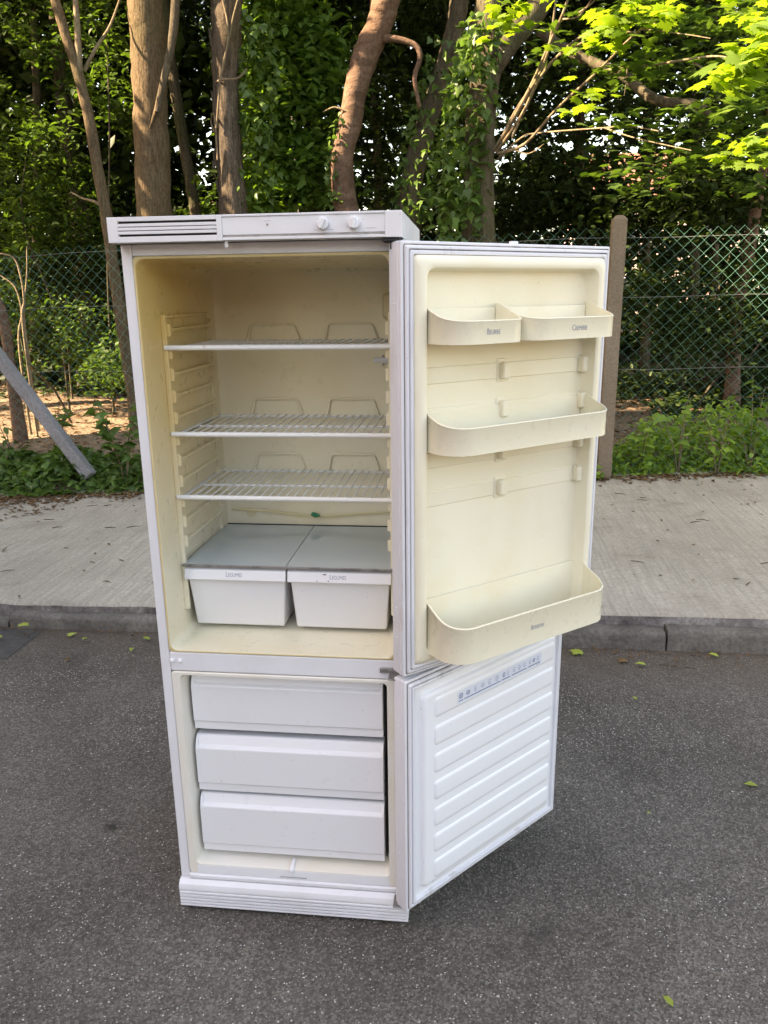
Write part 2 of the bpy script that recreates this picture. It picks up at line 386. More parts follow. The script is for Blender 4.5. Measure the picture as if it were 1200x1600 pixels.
# pavement slab with crumbly front edge
xs = np.linspace(-14, 14, 561); yb = 5.2
prof = []
jit = np.cumsum(rng.normal(0, .002, len(xs))); jit -= np.convolve(jit, np.ones(60)/60, 'same'); jit = np.clip(jit+rng.normal(0, .002, len(xs)), -.012, .012)
V = []
for i, x in enumerate(xs):
    z = zslab(x); y0 = 1.762+jit[i]
    V += [(x, y0+.006, -.05), (x, y0, z-.012-.3*abs(jit[i])), (x, y0+.012, z-.001), (x, 2.2, z+.001), (x, 3.4, z+.004), (x, yb, z)]
n = 6; F = np.array([(i*n+k, (i+1)*n+k, (i+1)*n+k+1, i*n+k+1) for i in range(len(xs)-1) for k in range(1, n-1)])
pv = tag(rawmesh('pavement', np.array(V), F, 'slab', smooth=False), kind='structure')
F = np.array([(i*n, (i+1)*n, (i+1)*n+1, i*n+1) for i in range(len(xs)-1)])
rawmesh('slab_edge', np.array(V)-np.array([0, .0015, 0]), F, 'slab_edge', pv)
# kerb stones, one by one
kerb = tag(empty('kerb', (0, 1.7, 0)), kind='structure')
kx = [-7.2, -6.28, -5.36, -4.44, -3.52, -2.6, -1.52, -.2, .72, 1.62, 2.54, 3.46, 4.38, 5.3, 6.2]
for i in range(len(kx)-1):
    a, c = kx[i]+.004, kx[i+1]-.004; m_ = (a+c)/2; top = zkerb(m_) - (.018 if c < -1.4 else 0)
    bb = MB(); bb.extrude_x([(1.685, -.05), (1.688, top-.022), (1.695, top-.008), (1.708, top), (1.790, top+.002), (1.790, -.05)], a, c)
    o = bb.build('kerb_stone', 'kerb', bevel=.004); o.parent = kerb; o.matrix_parent_inverse = Matrix.Translation((0, -1.7, 0))
    o.rotation_euler = (0, -.011, 0); o.location = (0, random.uniform(-.003, .003), m_*-.011+random.uniform(-.003, .003))
    o.rotation_euler[1] = 0; o.location[2] = random.uniform(-.004, .003)

# woodland ground: soil rising gently behind the fence
xs = np.linspace(-30, 30, 121); ys = np.concatenate([np.linspace(3.5, 9, 45), np.linspace(9.4, 60, 60)])
X, Y = np.meshgrid(xs, ys)
edge = 3.80+.145*(np.clip(X, -6, 6)+2.9)+.05*np.sin(X*3.1)+.03*np.sin(X*7.7)
Z = .118+.013*np.clip(X, -4, 4) + .10*np.clip((Y-edge)/.6, -1, 1) - .06 + .06*np.sin(X*.9+1)*np.sin(Y*.8) + .03*np.sin(X*2.3)*np.cos(Y*2.9)
Z += .035*np.clip(Y-5, 0, 60)*np.exp(-np.clip(Y-5, 0, 60)/25)
V = np.stack([X, Y, Z], -1).reshape(-1, 3); nx = len(xs)
F = np.array([(j*nx+i, j*nx+i+1, (j+1)*nx+i+1, (j+1)*nx+i) for j in range(len(ys)-1) for i in range(nx-1)])
tag(rawmesh('woodland_ground', V, F, 'soil', smooth=True), kind='structure')
def zwood(x, y):
    e = 3.80+.145*(np.clip(x, -6, 6)+2.9)+.05*np.sin(x*3.1)+.03*np.sin(x*7.7)
    z = .118+.013*np.clip(x, -4, 4)+.10*np.clip((y-e)/.6, -1, 1)-.06+.06*np.sin(x*.9+1)*np.sin(y*.8)+.03*np.sin(x*2.3)*np.cos(y*2.9)
    return z+.035*np.clip(y-5, 0, 60)*np.exp(-np.clip(y-5, 0, 60)/25)

# ------------------------------------------------------------------ the fridge freezer
W, H, HB = .600, 1.7117, 1.6625
fr = tag(empty('fridge_freezer'), 'old white fridge freezer with both doors swung wide open, standing on the asphalt', 'fridge')
b = MB()
b.box(0, .0245, 0, .52, .083, HB); b.box(.5755, W, 0, .52, .083, HB); b.box(.0245, .5755, .0005, .52, 1.6385, HB)
b.box(.0245, .5755, .50, .52, .083, 1.6385); b.box(.0245, .5755, .002, .50, .083, .098); b.box(0.004, .596, .06, .515, .0, .083)
b.build('cabinet', 'enamel', fr, bevel=.0025)
# divider band between the two compartments
dv = MB().box(.0245, .5755, -.002, .06, .680, .7305).build('divider', 'enamel', fr, bevel=.004)
for bx in (.030, .050):
    MB().loft([(bx-.0062, bx+.0062, .702, .7144, .0061, -.002), (bx-.0058, bx+.0058, .7024, .714, .0057, -.005), (bx-.003, bx+.003, .7052, .7112, .0029, -.0075)], c=4).build('bolt', 'wplastic', dv)
hg = MB().box(.537, .585, -.0085, -.0025, .700, .712); hg.box(.560, .592, -.045, -.0085, .7005, .7035)
hg = hg.build('hinge', 'steel', fr, bevel=.001)
for hx in (.543, .562):
    MB().loft([(hx-.0035, hx+.0035, .7025, .7095, .0034, -.0086), (hx-.0025, hx+.0025, .7035, .7085, .0024, -.0105)], c=4).build('screw', 'steel', hg)
MB().box(.56, .596, -.048, .004, 1.6545, 1.6615).box(.575, .59, -.042, -.026, 1.64, 1.6545).build('top_hinge', 'black', fr, bevel=.002)
MB().box(.566, .594, -.052, .0, .0785, .0815).box(.572, .584, -.045, -.03, .0815, .09).build('bottom_hinge', 'steel', fr, bevel=.001)

# cream liner of the cold compartment
ln = MB().loft([(.0247, .5753, .7308, 1.6382, .010, -.0006), (.0275, .5725, .7335, 1.6355, .016, -.0035), (.0305, .5695, .7365, 1.6325, .020, -.002),
                (.0325, .5675, .7385, 1.6305, .022, .012), (.036, .564, .742, 1.626, .024, .20), (.039, .561, .745, 1.622, .026, .425), (.047, .553, .753, 1.613, .026, .444), (.06, .54, .765, 1.60, .02, .449)], c=7)
ln = ln.build('liner', 'liner', fr)
MB().loft([(.0246, .5754, .7307, 1.6383, .010, -.0009), (.0280, .572, .7340, 1.6350, .016, -.0040), (.0298, .5702, .7358, 1.6332, .018, -.0036)], c=7, cap1=False).build('liner_rim', 'cream_edge', ln)
for side in (0, 1):
    def X(v): return v if side == 0 else W-v
    r_ = MB()
    for (ya, yc) in ((.098, .108), (.392, .402)):
        r_.box(min(X(.034), X(.046)), max(X(.034), X(.046)), ya, yc, .80, 1.516)
    r_.box(min(X(.034), X(.0405)), max(X(.034), X(.0405)), .108, .392, .935, 1.512)
    r_.box(min(X(.034), X(.046)), max(X(.034), X(.046)), .108, .392, 1.508, 1.516)
    r_.build('rail_panel', 'liner', ln, bevel=.002)
    for k in range(11):
        z = 1.083+.0505*(k-2)
        e = MB()
        prof = [(.104, z-.004), (.104, z+.010), (.112, z+.0035), (.13, z), (.36, z), (.38, z+.004), (.392, z+.014), (.398, z+.014), (.398, z-.008), (.36, z-.0075), (.13, z-.0075), (.112, z-.012), (.104, z-.020)]
        e.extrude_x(prof, min(X(.036), X(.0535)), max(X(.036), X(.0535)))
        e.build('shelf_ledge', 'liner', ln, bevel=.0015)
# thermostat housing and probe clip on the back wall
MB().loft([(.505, .562, 1.49, 1.56, .012, .45), (.507, .562, 1.492, 1.558, .012, .40), (.512, .562, 1.497, 1.553, .01, .392)], c=5).build('lamp_housing', 'cream', ln)
cl = MB().loft([(.475, .545, 1.378, 1.392, .006, .450), (.476, .544, 1.379, 1.391, .006, .443), (.479, .541, 1.382, 1.388, .003, .441)], c=4).build('probe_clip', 'wplastic', ln)
for z in (1.371, 1.393):
    MB().loft([(.499, .505, z, z+.006, .0029, .4495), (.4995, .5045, z+.0005, z+.0055, .0024, .440)], c=4).build('probe_clip_screw', 'steel', ln)
# drain gutter and its green plug
MB().tube([(.06, .444, .968), (.18, .440, .963), (.31, .436, .950), (.42, .440, .960), (.54, .444, .968)], .0035, 6).build('drain_gutter', 'cream', ln)
MB().tube([(.296, .436, .958), (.306, .430, .957), (.318, .428, .956)], [.006, .0075, .003], 8).build('drain_plug', 'green', ln)
for (cx, cz, r) in ((.115, .958, .014),):
    MB().loft([(cx-r, cx+r, cz-r, cz+r, r-.0002, .4493), (cx-r+.001, cx+r-.001, cz-r+.001, cz+r-.001, r-.0012, .446), (cx-r+.004, cx+r-.004, cz-r+.004, cz+r-.004, r-.005, .4455)], c=6).build('moulded_disc', 'cream', ln)

# wire shelves
def wire_shelf(z):
    y0, y1 = .098, .425; x0, x1 = .043, .5575
    s = MB().tube([(x0-.004, y0, z), (x1+.004, y0, z)], .0058, 10).build('wire_shelf', 'wire', fr)
    b = MB()
    b.tube([(x0, y0+.005, z-.004), (x0, y1, z-.004)], .0022, 6); b.tube([(x1, y0+.005, z-.004), (x1, y1, z-.004)], .0022, 6)
    b.tube([(x0, .245, z-.0045), (x1, .245, z-.0045)], .0032, 6); b.tube([(x0, y1-.01, z-.0045), (x1, y1-.01, z-.0045)], .0032, 6)
    b.build('cross_rod', 'wire', s)
    n = 25
    proto = None
    for i in range(n):
        x = x0+.012+(x1-x0-.024)*i/(n-1)
        if proto is None:
            proto = MB().tube([(0, y0, z-.003), (0, y0+.01, z-.0005), (0, y1, z-.0005)], .0017, 5).build('shelf_wire', 'wire', s); o = proto
        else:
            o = proto.copy(); COL.objects.link(o)
        o.location = (x, 0, 0)
    for xa in (.135, .345):
        pts = [(xa, y1, z-.002), (xa+.004, y1+.004, z+.012), (xa+.010, y1+.006, z+.038), (xa+.018, y1+.006, z+.043), (xa+.122, y1+.006, z+.043), (xa+.130, y1+.006, z+.038), (xa+.140, y1+.004, z+.010), (xa+.143, y1, z-.002)]
        MB().tube([(p[0], p[1]+.0125, p[2]-.004) for p in pts], .0032, 7).build('back_stop', 'liner', s)
    return s
for z in (1.443, 1.2435, 1.0905): wire_shelf(z)
# glass cover over the vegetable drawers, two panes
for xa, xc in ((.043, .2985), (.3005, .5575)):
    MB().box(xa, xc, .088, .438, .9195, .9235).build('glass_pane', 'glass', fr, bevel=.0008)
MB().box(.2975, .3015, .09, .436, .9165, .9194).build('pane_seam', 'wplastic', fr)
MB().box(.041, .5595, .0835, .0875, .9175, .9245).build('pane_trim', 'steel', fr, bevel=.001)
MB().box(.041, .5595, .4385, .442, .918, .9255).build('pane_trim', 'black', fr, bevel=.001)
# vegetable drawers
for ci, (xa, xc) in enumerate(((.0455, .2985), (.3035, .5565))):
    d = MB()
    def ring(x0, x1, y0, y1, z): return [(x0, y0, z), (x1, y0, z), (x1, y1, z), (x0, y1, z)]
    R_ = [ring(xa+.003, xc-.004, .096, .42, .896), ring(xa+.009, xc-.016, .118, .40, .757), ring(xa+.013, xc-.020, .122, .396, .7515)]
    I_ = [ring(xa+.006, xc-.007, .099, .417, .896), ring(xa+.012, xc-.019, .121, .397, .762)]
    d.add([p for r in R_ for p in r], [(i*4+k, i*4+(k+1) % 4, i*4+4+(k+1) % 4, i*4+4+k) for i in range(2) for k in range(4)]+[(8, 11, 10, 9)])
    d.add([p for r in I_ for p in r], [(k, 4+k, 4+(k+1) % 4, (k+1) % 4) for k in range(4)]+[(4, 5, 6, 7)])
    d = d.build('vegetable_drawer', 'wplastic', fr, bevel=.005, seg=3)
    MB().extrude_x([(.094, .9145), (.420, .9145), (.420, .8965), (.098, .8965), (.096, .888), (.083, .8845), (.081, .8875), (.0865, .910)], xa, xc).build('drawer_lip', 'drawer', d, bevel=.0015)
    tz = .9005
    o = text('Legumes', 'drawer_lettering', .0165, 'ink', d, (xa+.125 if ci == 0 else xa+.124, .0840, tz), (math.radians(90-13.5), 0, 0))
    if ci == 1:
        MB().box(xa+.088, xa+.096, .0835, .0845, .906, .908).box(xa+.072, xa+.0745, .0812, .0822, .890, .892).box(xa+.099, xa+.103, .0812, .0822, .8905, .892).build('chip_mark', 'black', d)

# freezer liner, tray and drawers
fl = MB().loft([(.0247, .5753, .0985, .6795, .008, 0.0), (.027, .573, .101, .677, .01, -.003), (.0455, .5545, .128, .671, .012, -.003), (.0475, .5525, .130, .669, .014, .002), (.054, .546, .137, .664, .012, .05), (.056, .544, .139, .662, .012, .42)], c=5)
fl = fl.build('freezer_liner', 'flange', fr)
MB().extrude_x([(-.0035, .099), (-.0035, .1255), (.004, .1295), (.10, .1415), (.10, .138), (.006, .12), (.006, .099)], .0475, .5525).build('freezer_tray', 'wplastic', fl, bevel=.002)
MB().tube([(.300, .028, .137), (.300, .006, .134), (.300, -.0045, .128), (.300, -.0055, .121)], [.0045, .006, .0065, .004], 8).build('drain_spout', 'wplastic', fl)
MB().box(.268, .338, -.0045, -.0036, .1055, .1068).build('drain_slot', 'steel', fl)
MB().extrude_x([(-.004, .0835), (-.0075, .086), (-.0075, .0945), (-.003, .0985), (.01, .0985), (.01, .0835)], .0247, .5753).build('sill', 'enamel', fr, bevel=.0015)
for (z0, z1, dy) in ((.506, .6585, .0), (.3325, .4865, -.006), (.1535, .3185, -.009)):
    y = .030+dy
    d = MB()
    prof = [(y+.016, z1), (y+.012, z1-.002), (y+.0095, z1-.008), (y+.005, z1-.024), (y-.0035, z1-.029), (y-.0045, z1-.032), (y-.0045, z0+.026), (y-.003, z0+.023), (y+.0005, z0+.022), (y+.0005, z0), (y+.012, z0), (y+.35, z0+.004), (y+.35, z1)]
    d.extrude_x(prof, .0605, .5385)
    d = d.build('freezer_drawer', 'drawer', fr, bevel=.0012, seg=2, ang=14)
    for xa in (.0605, .5325):
        MB().extrude_x([(y+.012, z1-.001), (y+.003, z1-.012), (y-.004, z1-.030), (y+.010, z1-.027)], xa, xa+.006).build('handle_end', 'drawer', d, bevel=.0015)
MB().box(.5400, .5430, .045, .30, .15, .655).build('gap_shade', 'black', fr)  # black strips stand in for the shade beside and between the drawers
for z in (.497, .327): MB().box(.058, .542, .05, .30, z, z+.004).build('gap_shade', 'black', fr)

# plinth with grooves
q = -.0197
pr = [(.05, 0.0075), (q+.002, .0075), (q, .0085)]
for z in (.0145, .0235, .033, .0435):
    pr += [(q, z-.0012), (q+.006, z-.0005), (q+.006, z+.0020), (q, z+.0028)]
pr += [(q, .050), (q+.002, .053), (q-.001, .058), (q-.001, .066), (q+.002, .074), (q+.012, .0825), (.05, .0825)]
pl = MB().extrude_x(pr, -.001, .601).build('plinth', 'enamel', fr, bevel=.0008, ang=25)
for z in (.0145, .0235, .033, .0435):
    MB().box(.085 if z < .04 else .065, .505, q+.0045, q+.0055, z-.0008, z+.0024).build('slot_shade', 'steel', pl)  # dark strips laid in the grooves as the shade of deeper slots

# control panel / top cover
P = -.0528
cp = MB()
cp.box(0.002, .598, P+.010, .472, HB+.001, H-.001)
cp.box(0, .022, P, P+.012, HB, H); cp.box(.228, .2395, P, P+.012, HB, H); cp.box(.022, .228, P, P+.012, H-.0085, H); cp.box(.022, .228, P, P+.012, HB, HB+.0115)
cp.box(.2396, .5668, P+.0022, P+.012, HB+.0105, H-.0045); cp.box(.2396, .5668, P-.0003, P+.012, H-.0044, H); cp.box(.2396, .5668, P+.0003, P+.012, HB+.0006, HB+.0060)
cp.box(.5669, .6, P, P+.012, HB, H)
cp.box(.5975, .6, P+.012, .44, HB, H); cp.box(0, .0019, P+.012, .472, HB, H)
cp = cp.build('control_panel', 'enamel', fr, bevel=.0012)
MB().box(.022, .228, P+.0085, P+.0098, HB+.0115, H-.0085).build('vent_shade', 'black', cp)  # black sheet paints the shade behind the slats
MB().box(.2396, .5668, P+.004, P+.0105, HB+.0060, HB+.0105).build('panel_groove', 'steel', cp)
zz = np.linspace(HB+.0115, H-.0085, 5)
for k in range(4):
    if k < 3:
        zc = zz[0]+(zz[4]-zz[0])*(k+1)/4
        MB().box(.022, .228, P+.0002, P+.008, zc-.0030, zc+.0030).build('vent_slat', 'enamel', cp, bevel=.0008)
for kx_, rot in ((.4445, 25), (.506, 3)):
    kz = 1.6903; rr = .0118
    k = MB().loft([(-rr, rr, -rr, rr, rr-.0001, P+.002), (-rr, rr, -rr, rr, rr-.0001, P-.006), (-rr+.0012, rr-.0012, -rr+.0012, rr-.0012, rr-.0013, P-.0085)], c=10).build('knob', 'wplastic', cp, loc=(kx_, 0, kz))
    g = MB().loft([(-.0045, .0045, -.0112, .0112, .003, P-.0075), (-.0032, .0032, -.0108, .0108, .0028, P-.015), (-.002, .002, -.0095, .0095, .0018, P-.0162)], c=4).build('knob_grip', 'drawer', k)
    g.rotation_euler = (0, math.radians(rot), 0)
MB().loft([(.3295, .3345, 1.6885, 1.6935, .0024, P+.0025), (.33, .334, 1.689, 1.693, .0019, P+.0008)], c=5).build('indicator_lamp', 'steel', cp)
for (xa, xc, z) in ((.325, .339, 1.698), (.425, .437, 1.679), (.452, .465, 1.679), (.528, .55, 1.6805), (.433, .437, 1.7005), (.453, .457, 1.701), (.523, .526, 1.697), (.49, .493, 1.683)):
    MB().box(xa, xc, P+.0018, P+.0021, z-.0005, z+.0005).build('panel_print', 'panelink', cp)
MB().loft([(.2395, .2465, HB-.012, HB+.001, .001, P+.016), (.240, .246, HB-.012, HB+.001, .001, P+.010)], c=2).build('cover_tab', 'wplastic', cp)

# ---- doors. local x along the door from the hinge, local -y into the compartment
def door_base(name, A, th, w, t, z0, z1):
    o = MB().loft([(0.004, w-.004, z0+.004, z1-.004, .004, t), (0, w, z0, z1, .005, t-.006), (0, w, z0, z1, .003, .014)], c=4, cap0=True, cap1=False)
    o.loft([(0, w, z0, z1, .003, .0138), (.0015, w-.0015, z0+.0015, z1-.0015, .003, .0125), (.0015, w-.0015, z0+.0015, z1-.0015, .003, .0105), (0, w, z0, z1, .003, .009), (0, w, z0, z1, .003, .002), (.002, w-.002, z0+.002, z1-.002, .003, 0), (.010, w-.010, z0+.010, z1-.010, .003, 0)], c=4, cap1=False)
    o = o.build(name, 'enamel_dirty', fr, loc=(A[0], A[1], 0), rotz=th, ang=30)
    def rg(i, y): return (i, w-i, z0+i, z1-i, .004, y)
    MB().loft([rg(.008, .001), rg(.0085, -.004), rg(.011, -.0065), rg(.0145, -.006), rg(.0155, -.002), rg(.017, -.002), rg(.018, -.0075), rg(.021, -.009), rg(.025, -.0075), rg(.026, -.001)], c=4, cap1=False).build('gasket', 'gasket', o, ang=50)
    MB().loft([rg(.0148, -.0028), rg(.0172, -.0028)], c=4, cap1=False).build('gasket_groove', 'mould', o)
    MB().loft([rg(.0055, -.0007), rg(.0078, -.0007)], c=4, cap1=False).build('seal_joint', 'mould', o)
    for zz in (z0+.09, z1-.12, z0+.16):
        MB().loft([(-.002, .002, -.002, .002, .0019, 0), (-.0015, .0015, -.0015, .0015, .0014, -.0014)], c=4).build('screw_cap', 'wplastic', o, loc=(.0, t*.55, zz), rotz=-math.pi/2)
    return o
t_u = .0475
fd = door_base('fridge_door', (.5989, -.0668), .6967, .5955, t_u, .7214, 1.6553)
def R4(i, r, y, z0=.7214, z1=1.6553, w=.5955): return (i, w-i, z0+i, z1-i, r, y)
lin = MB().loft([R4(.0255, .008, -.001), R4(.027, .012, -.010), R4(.031, .016, -.016), R4(.036, .018, -.019), R4(.046, .02, -.020), R4(.0505, .022, -.0175), R4(.053, .022, -.010), R4(.0555, .022, .012), R4(.058, .02, .0165), R4(.064, .016, .018)], c=7).build('door_liner', 'cream_door', fd)
# ribs and bosses
def rib(z0, z1):
    for ua, uc in ((.064, .268), (.304, .532)):
        MB().loft([(ua, uc, z0, z1, .003, .0178), (ua+.002, uc-.002, z0+.002, z1-.002, .003, .0145)], c=3).build('liner_rib', 'cream_door', fd)
    zm = (z0+z1)/2
    MB().loft([(.268, .305, zm-.026, zm+.027, .005, .018), (.270, .303, zm-.024, zm+.025, .005, .0160)], c=3).build('boss_seat', 'cream_door', fd)
    for uc, ya, wd in ((.288, .0145, .0115), (.0585, .010, .008), (.534, .010, .010)):
        MB().loft([(uc-wd, uc+wd, zm-.020, zm+.019, .006, ya+.004), (uc-wd+.001, uc+wd-.001, zm-.019, zm+.018, .006, ya-.009), (uc-wd+.004, uc+wd-.004, zm-.016, zm+.015, .004, ya-.012)], c=4).build('rack_boss', 'cream_door', fd)
for z0 in (1.370, 1.285, 1.188, 1.102): rib(z0, z0+.036)

def rack(u0, u1, zb, zf, zk, dep, parent, bend=.05, fr_l=True):
    """bottle rack: floor, swept front wall that rises to the back corners"""
    y0 = .012; pts = []
    rad = min(bend, dep*.62)
    pts.append((u0, y0))
    for k in range(1, 7): pts.append((u0, y0+(-(dep-rad)-y0)*k/6))
    for k in range(1, 13):
        a = math.pi/2*k/12; pts.append((u0+rad-rad*math.cos(a), -(dep-rad)-rad*math.sin(a)))
    for k in range(1, 9): pts.append((u0+rad+(u1-u0-2*rad)*k/8, -dep))
    for k in range(1, 13):
        a = math.pi/2*k/12; pts.append((u1-rad+rad*math.sin(a), -(dep-rad)-rad*math.cos(a)))
    for k in range(1, 7): pts.append((u1, -(dep-rad)+(y0+(dep-rad))*k/6))
    n = len(pts); th = .0028
    def inn(i):
        p = pts[i]; a = pts[max(i-1, 0)]; c = pts[min(i+1, n-1)]
        t = Vector((c[0]-a[0], c[1]-a[1])).normalized(); return (p[0]-t.y*th, p[1]+t.x*th)
    def top(y):
        s = min(1, max(0, (-y)/dep)); return zf+(zk-zf)*(1-s)**1.7
    vs = []
    for i, p in enumerate(pts):
        qn = inn(i); zt = top(p[1]); cx = (u0+u1)/2
        sh = lambda p_, f: (p_[0]+(cx-p_[0])*f*.10, p_[1]*(1-f*.06) if p_[1] < 0 else p_[1])
        lo = sh(p, 1 if -p[1] > dep*.3 else 0.0) if False else p
        vs += [(lo[0], lo[1], zb), (p[0], p[1], zt-.004), (p[0]-(qn[0]-p[0])*.5, p[1]-(qn[1]-p[1])*.5, zt-.002), (p[0], p[1], zt), (qn[0], qn[1], zt), (qn[0], qn[1], zb+.004)]
    m_ = 6; fs = [(i*m_+k, (i+1)*m_+k, (i+1)*m_+k+1, i*m_+k+1) for i in range(n-1) for k in range(m_-1)]
    fs += [tuple(k for k in range(m_)), tuple((n-1)*m_+k for k in range(m_))[::-1]]
    # floor
    fs += [tuple(i*m_ for i in range(n))[::-1], tuple(i*m_+5 for i in range(n))]
    o = MB(); o.add(vs, fs)
    o = o.build('bottle_rack', 'rack', parent, ang=40)
    MB().box(u0+.004, u1-.004, y0-.0005, y0+.003, zb+.001, zf+(zk-zf)*.72).build('rack_back', 'cream_door', parent, bevel=.001)
    return o
rack(.0555, .2590, 1.4565, 1.503, 1.533, .100, fd, .055)
rack(.2620, .5390, 1.4570, 1.503, 1.533, .100, fd, .055)
rack(.0555, .5395, 1.2330, 1.2905, 1.3200, .100, fd, .06)
rack(.0555, .5480, .7720, .8560, .9020, .114, fd, .058)
text('Beurre', 'rack_lettering', .0170, 'ink', fd, (.155, -.1004, 1.480), (math.radians(90), 0, 0))
text('Cremerie', 'rack_lettering', .0175, 'ink', fd, (.400, -.1004, 1.480), (math.radians(90), 0, 0))
text('Boisson', 'rack_lettering', .0165, 'ink', fd, (.297, -.1144, .813), (math.radians(90), 0, 0))
MB().box(.30, .318, .012, .024, 1.6553, 1.6615).build('edge_stop', 'wplastic', fd, bevel=.002)

t_l = .0415
TL = .8376
zd = door_base('freezer_door', (.6013, -.0667), TL, .5937, t_l, .0820, .7090)
def R5(i, r, y, z0=.0820, z1=.7090, w=.5937): return (i, w-i, z0+i, z1-i, r, y)
MB().loft([R5(.0255, .008, -.001), R5(.034, .010, -.001), R5(.040, .010, -.002), R5(.047, .012, -.0025), R5(.049, .014, -.010), R5(.052, .014, -.0125), R5(.060, .014, -.013)], c=6).build('door_liner', 'wplastic', zd)
for k in range(7):
    zt = .6450-.0748*k
    MB().loft([(.0815, .5415, zt-.053, zt, .010, -.0128), (.0835, .5395, zt-.0510, zt-.002, .010, -.0152), (.0865, .5365, zt-.047, zt-.005, .009, -.0166), (.092, .531, zt-.042, zt-.010, .007, -.0170)], c=5).build('liner_ridge', 'wplastic', zd)
MB().loft([(.156, .480, .6005, .6345, .004, -.0168), (.156, .480, .6005, .6345, .004, -.0173)], c=3).build('storage_sticker', 'sticker', zd)
groups = ((.160, .176, 1), (.180, .313, 5), (.318, .352, 2), (.358, .418, 3), (.424, .474, 3))
for ua, uc, cnt in groups:
    MB().box(ua, uc, -.0176, -.0174, .6068, .6092).build('sticker_bar', 'blueink', zd)
    for j in range(cnt):
        uu = ua+(uc-ua)*(j+.5)/cnt; ww = .0062*random.uniform(.8, 1.15); hh = .0072*random.uniform(.75, 1.1); zc = .6205
        ic = MB()
        n_ = 14; sq = random.uniform(.6, 1.6)
        def rp(a, k_): 
            c_, s_ = math.cos(a), math.sin(a)
            return (uu+ww*k_*math.copysign(abs(c_)**sq, c_), zc+hh*k_*math.copysign(abs(s_)**(1/sq if sq > 1 else .9), s_))
        last = n_ if random.random() < .6 else n_-3
        vs = []
        for i_ in range(n_+1):
            a = 2*math.pi*i_/n_+.6
            for k_ in (1, .68): x_, z_ = rp(a, k_); vs.append((x_, -.0175, z_))
        ic.add(vs, [(2*i_, 2*i_+1, 2*i_+3, 2*i_+2) for i_ in range(last)])
        ic.box(uu-ww*.3, uu+ww*.25, -.0176, -.0174, zc-hh*.35, zc+hh*random.uniform(.1, .5))
        ic.build('sticker_icon', 'iconink' if random.random() < .75 else 'blueink', zd, smooth=False)
for j in range(3):
    MB().box(.458+j*.005, .4615+j*.005, -.0176, -.0174, .6022, .6048).build('sticker_print', 'iconink', zd)
# ------------------------------------------------------------------ chain link fence
FY = 4.55
fe = tag(empty('chain_link_fence', (0, FY, 0)), 'green chain link fence on concrete posts, along the back of the pavement', 'fence')
def rel(o, p=None):
    o.parent = p or fe; o.matrix_parent_inverse = Matrix.Translation((0, -FY, 0)); return o
for px_ in (-3.95, -1.06, 1.768, 4.7):
    b = MB(); zt = 2.085; h = .0515
    b.loft([(px_-h, px_+h, -.2, 0, .001, 0)], c=1, cap1=False) if False else None
    vs = [(px_-h*s, FY+.0-h*c, z) for z, k in ((-.2, 1),) for s, c in ((1, 1), (-1, 1), (-1, -1), (1, -1))]
    vs += [(px_-h*s*.97, FY-h*c*.97, zt-.028) for s, c in ((1, 1), (-1, 1), (-1, -1), (1, -1))]
    vs += [(px_-h*s*.45, FY-h*c*.55, zt) for s, c in ((1, 1), (-1, 1), (-1, -1), (1, -1))]
    b.add(vs, [(i*4+k, i*4+(k+1) % 4, i*4+4+(k+1) % 4, i*4+4+k) for i in range(2) for k in range(4)]+[(8, 9, 10, 11)])
    rel(b.build('concrete_post', 'post', bevel=.0015))
# leaning strut
A = Vector(at(141, 744, 4.12)); B = Vector(at(-75, 462, 4.45)); d = (B-A).normalized()
sx = Vector((0, 1, 0)); sx = (sx-d*sx.dot(d)).normalized(); sy = d.cross(sx); h = .044
b = MB(); b.add([A+sx*h*a+sy*h*c for a, c in ((1, 1), (-1, 1), (-1, -1), (1, -1))]+[B+sx*h*a+sy*h*c for a, c in ((1, 1), (-1, 1), (-1, -1), (1, -1))],
      [(0, 1, 5, 4), (1, 2, 6, 5), (2, 3, 7, 6), (3, 0, 4, 7), (3, 2, 1, 0), (4, 5, 6, 7)])
rel(b.build('leaning_strut', 'strut', bevel=.008))
# woven wires
s_ = .046; hh = .046; nseg = 42; nw = 262; x0 = -6.0
def warp(x, z):
    a = .012*np.sin(x*2.1+z*1.3)+.008*np.sin(x*5.3-z*3.1)+.010*np.sin(z*4.1+x*.7)
    dx = a+.010*np.sin(z*7+x*3)*np.exp(-((x-1.9)/.5)**2); dz = .012*np.sin(x*1.9+2*z)+.010*np.sin(x*4.7+1)
    lf = np.clip((-x-.5)/3, 0, 1); dz = dz-.10*lf*(.5+.5*np.sin(x*1.3))*np.clip(z/2, 0, 1); dx = dx+.02*lf*np.sin(z*5+x*4)
    return dx, dz
P0 = []; 
for w in range(nw):
    k = np.arange(nseg+1); x = x0+s_*w+np.where((k+w) % 2 == 0, 0, s_)*1.04; z = .06+hh*k
    dx, dz = warp(x, z); yy = FY+.068+.015*np.sin(x*2.7+z*2)+np.where((k+w) % 2 == 0, .002, -.002)
    P0.append(np.stack([x+dx, yy, z+dz], -1))
P0 = np.array(P0); r = .0019
offs = np.array([(0, -r, 0), (r*.87, r*.5, 0), (-r*.87, r*.5, 0)])
Vw = (P0[:, :, None, :]+offs[None, None]).reshape(-1, 3)
F = []
for w in range(nw):
    base = w*(nseg+1)*3
    for k in range(nseg):
        for a in range(3): F.append((base+k*3+a, base+k*3+(a+1) % 3, base+k*3+3+(a+1) % 3, base+k*3+3+a))
o = rel(rawmesh('wire_mesh', Vw, np.array(F), 'fencewire')); o['kind'] = 'stuff'
for z in (1.93, 1.51, .98, .12):
    pts = []
    for x in np.arange(-6, 6.01, .25):
        dx, dz = warp(x, z); pts.append((x, FY+.07+.015*math.sin(x*2.7+z*2), z+dz*.6))
    rel(MB().tube(pts, .0017, 5).build('line_wire', 'linewire'))
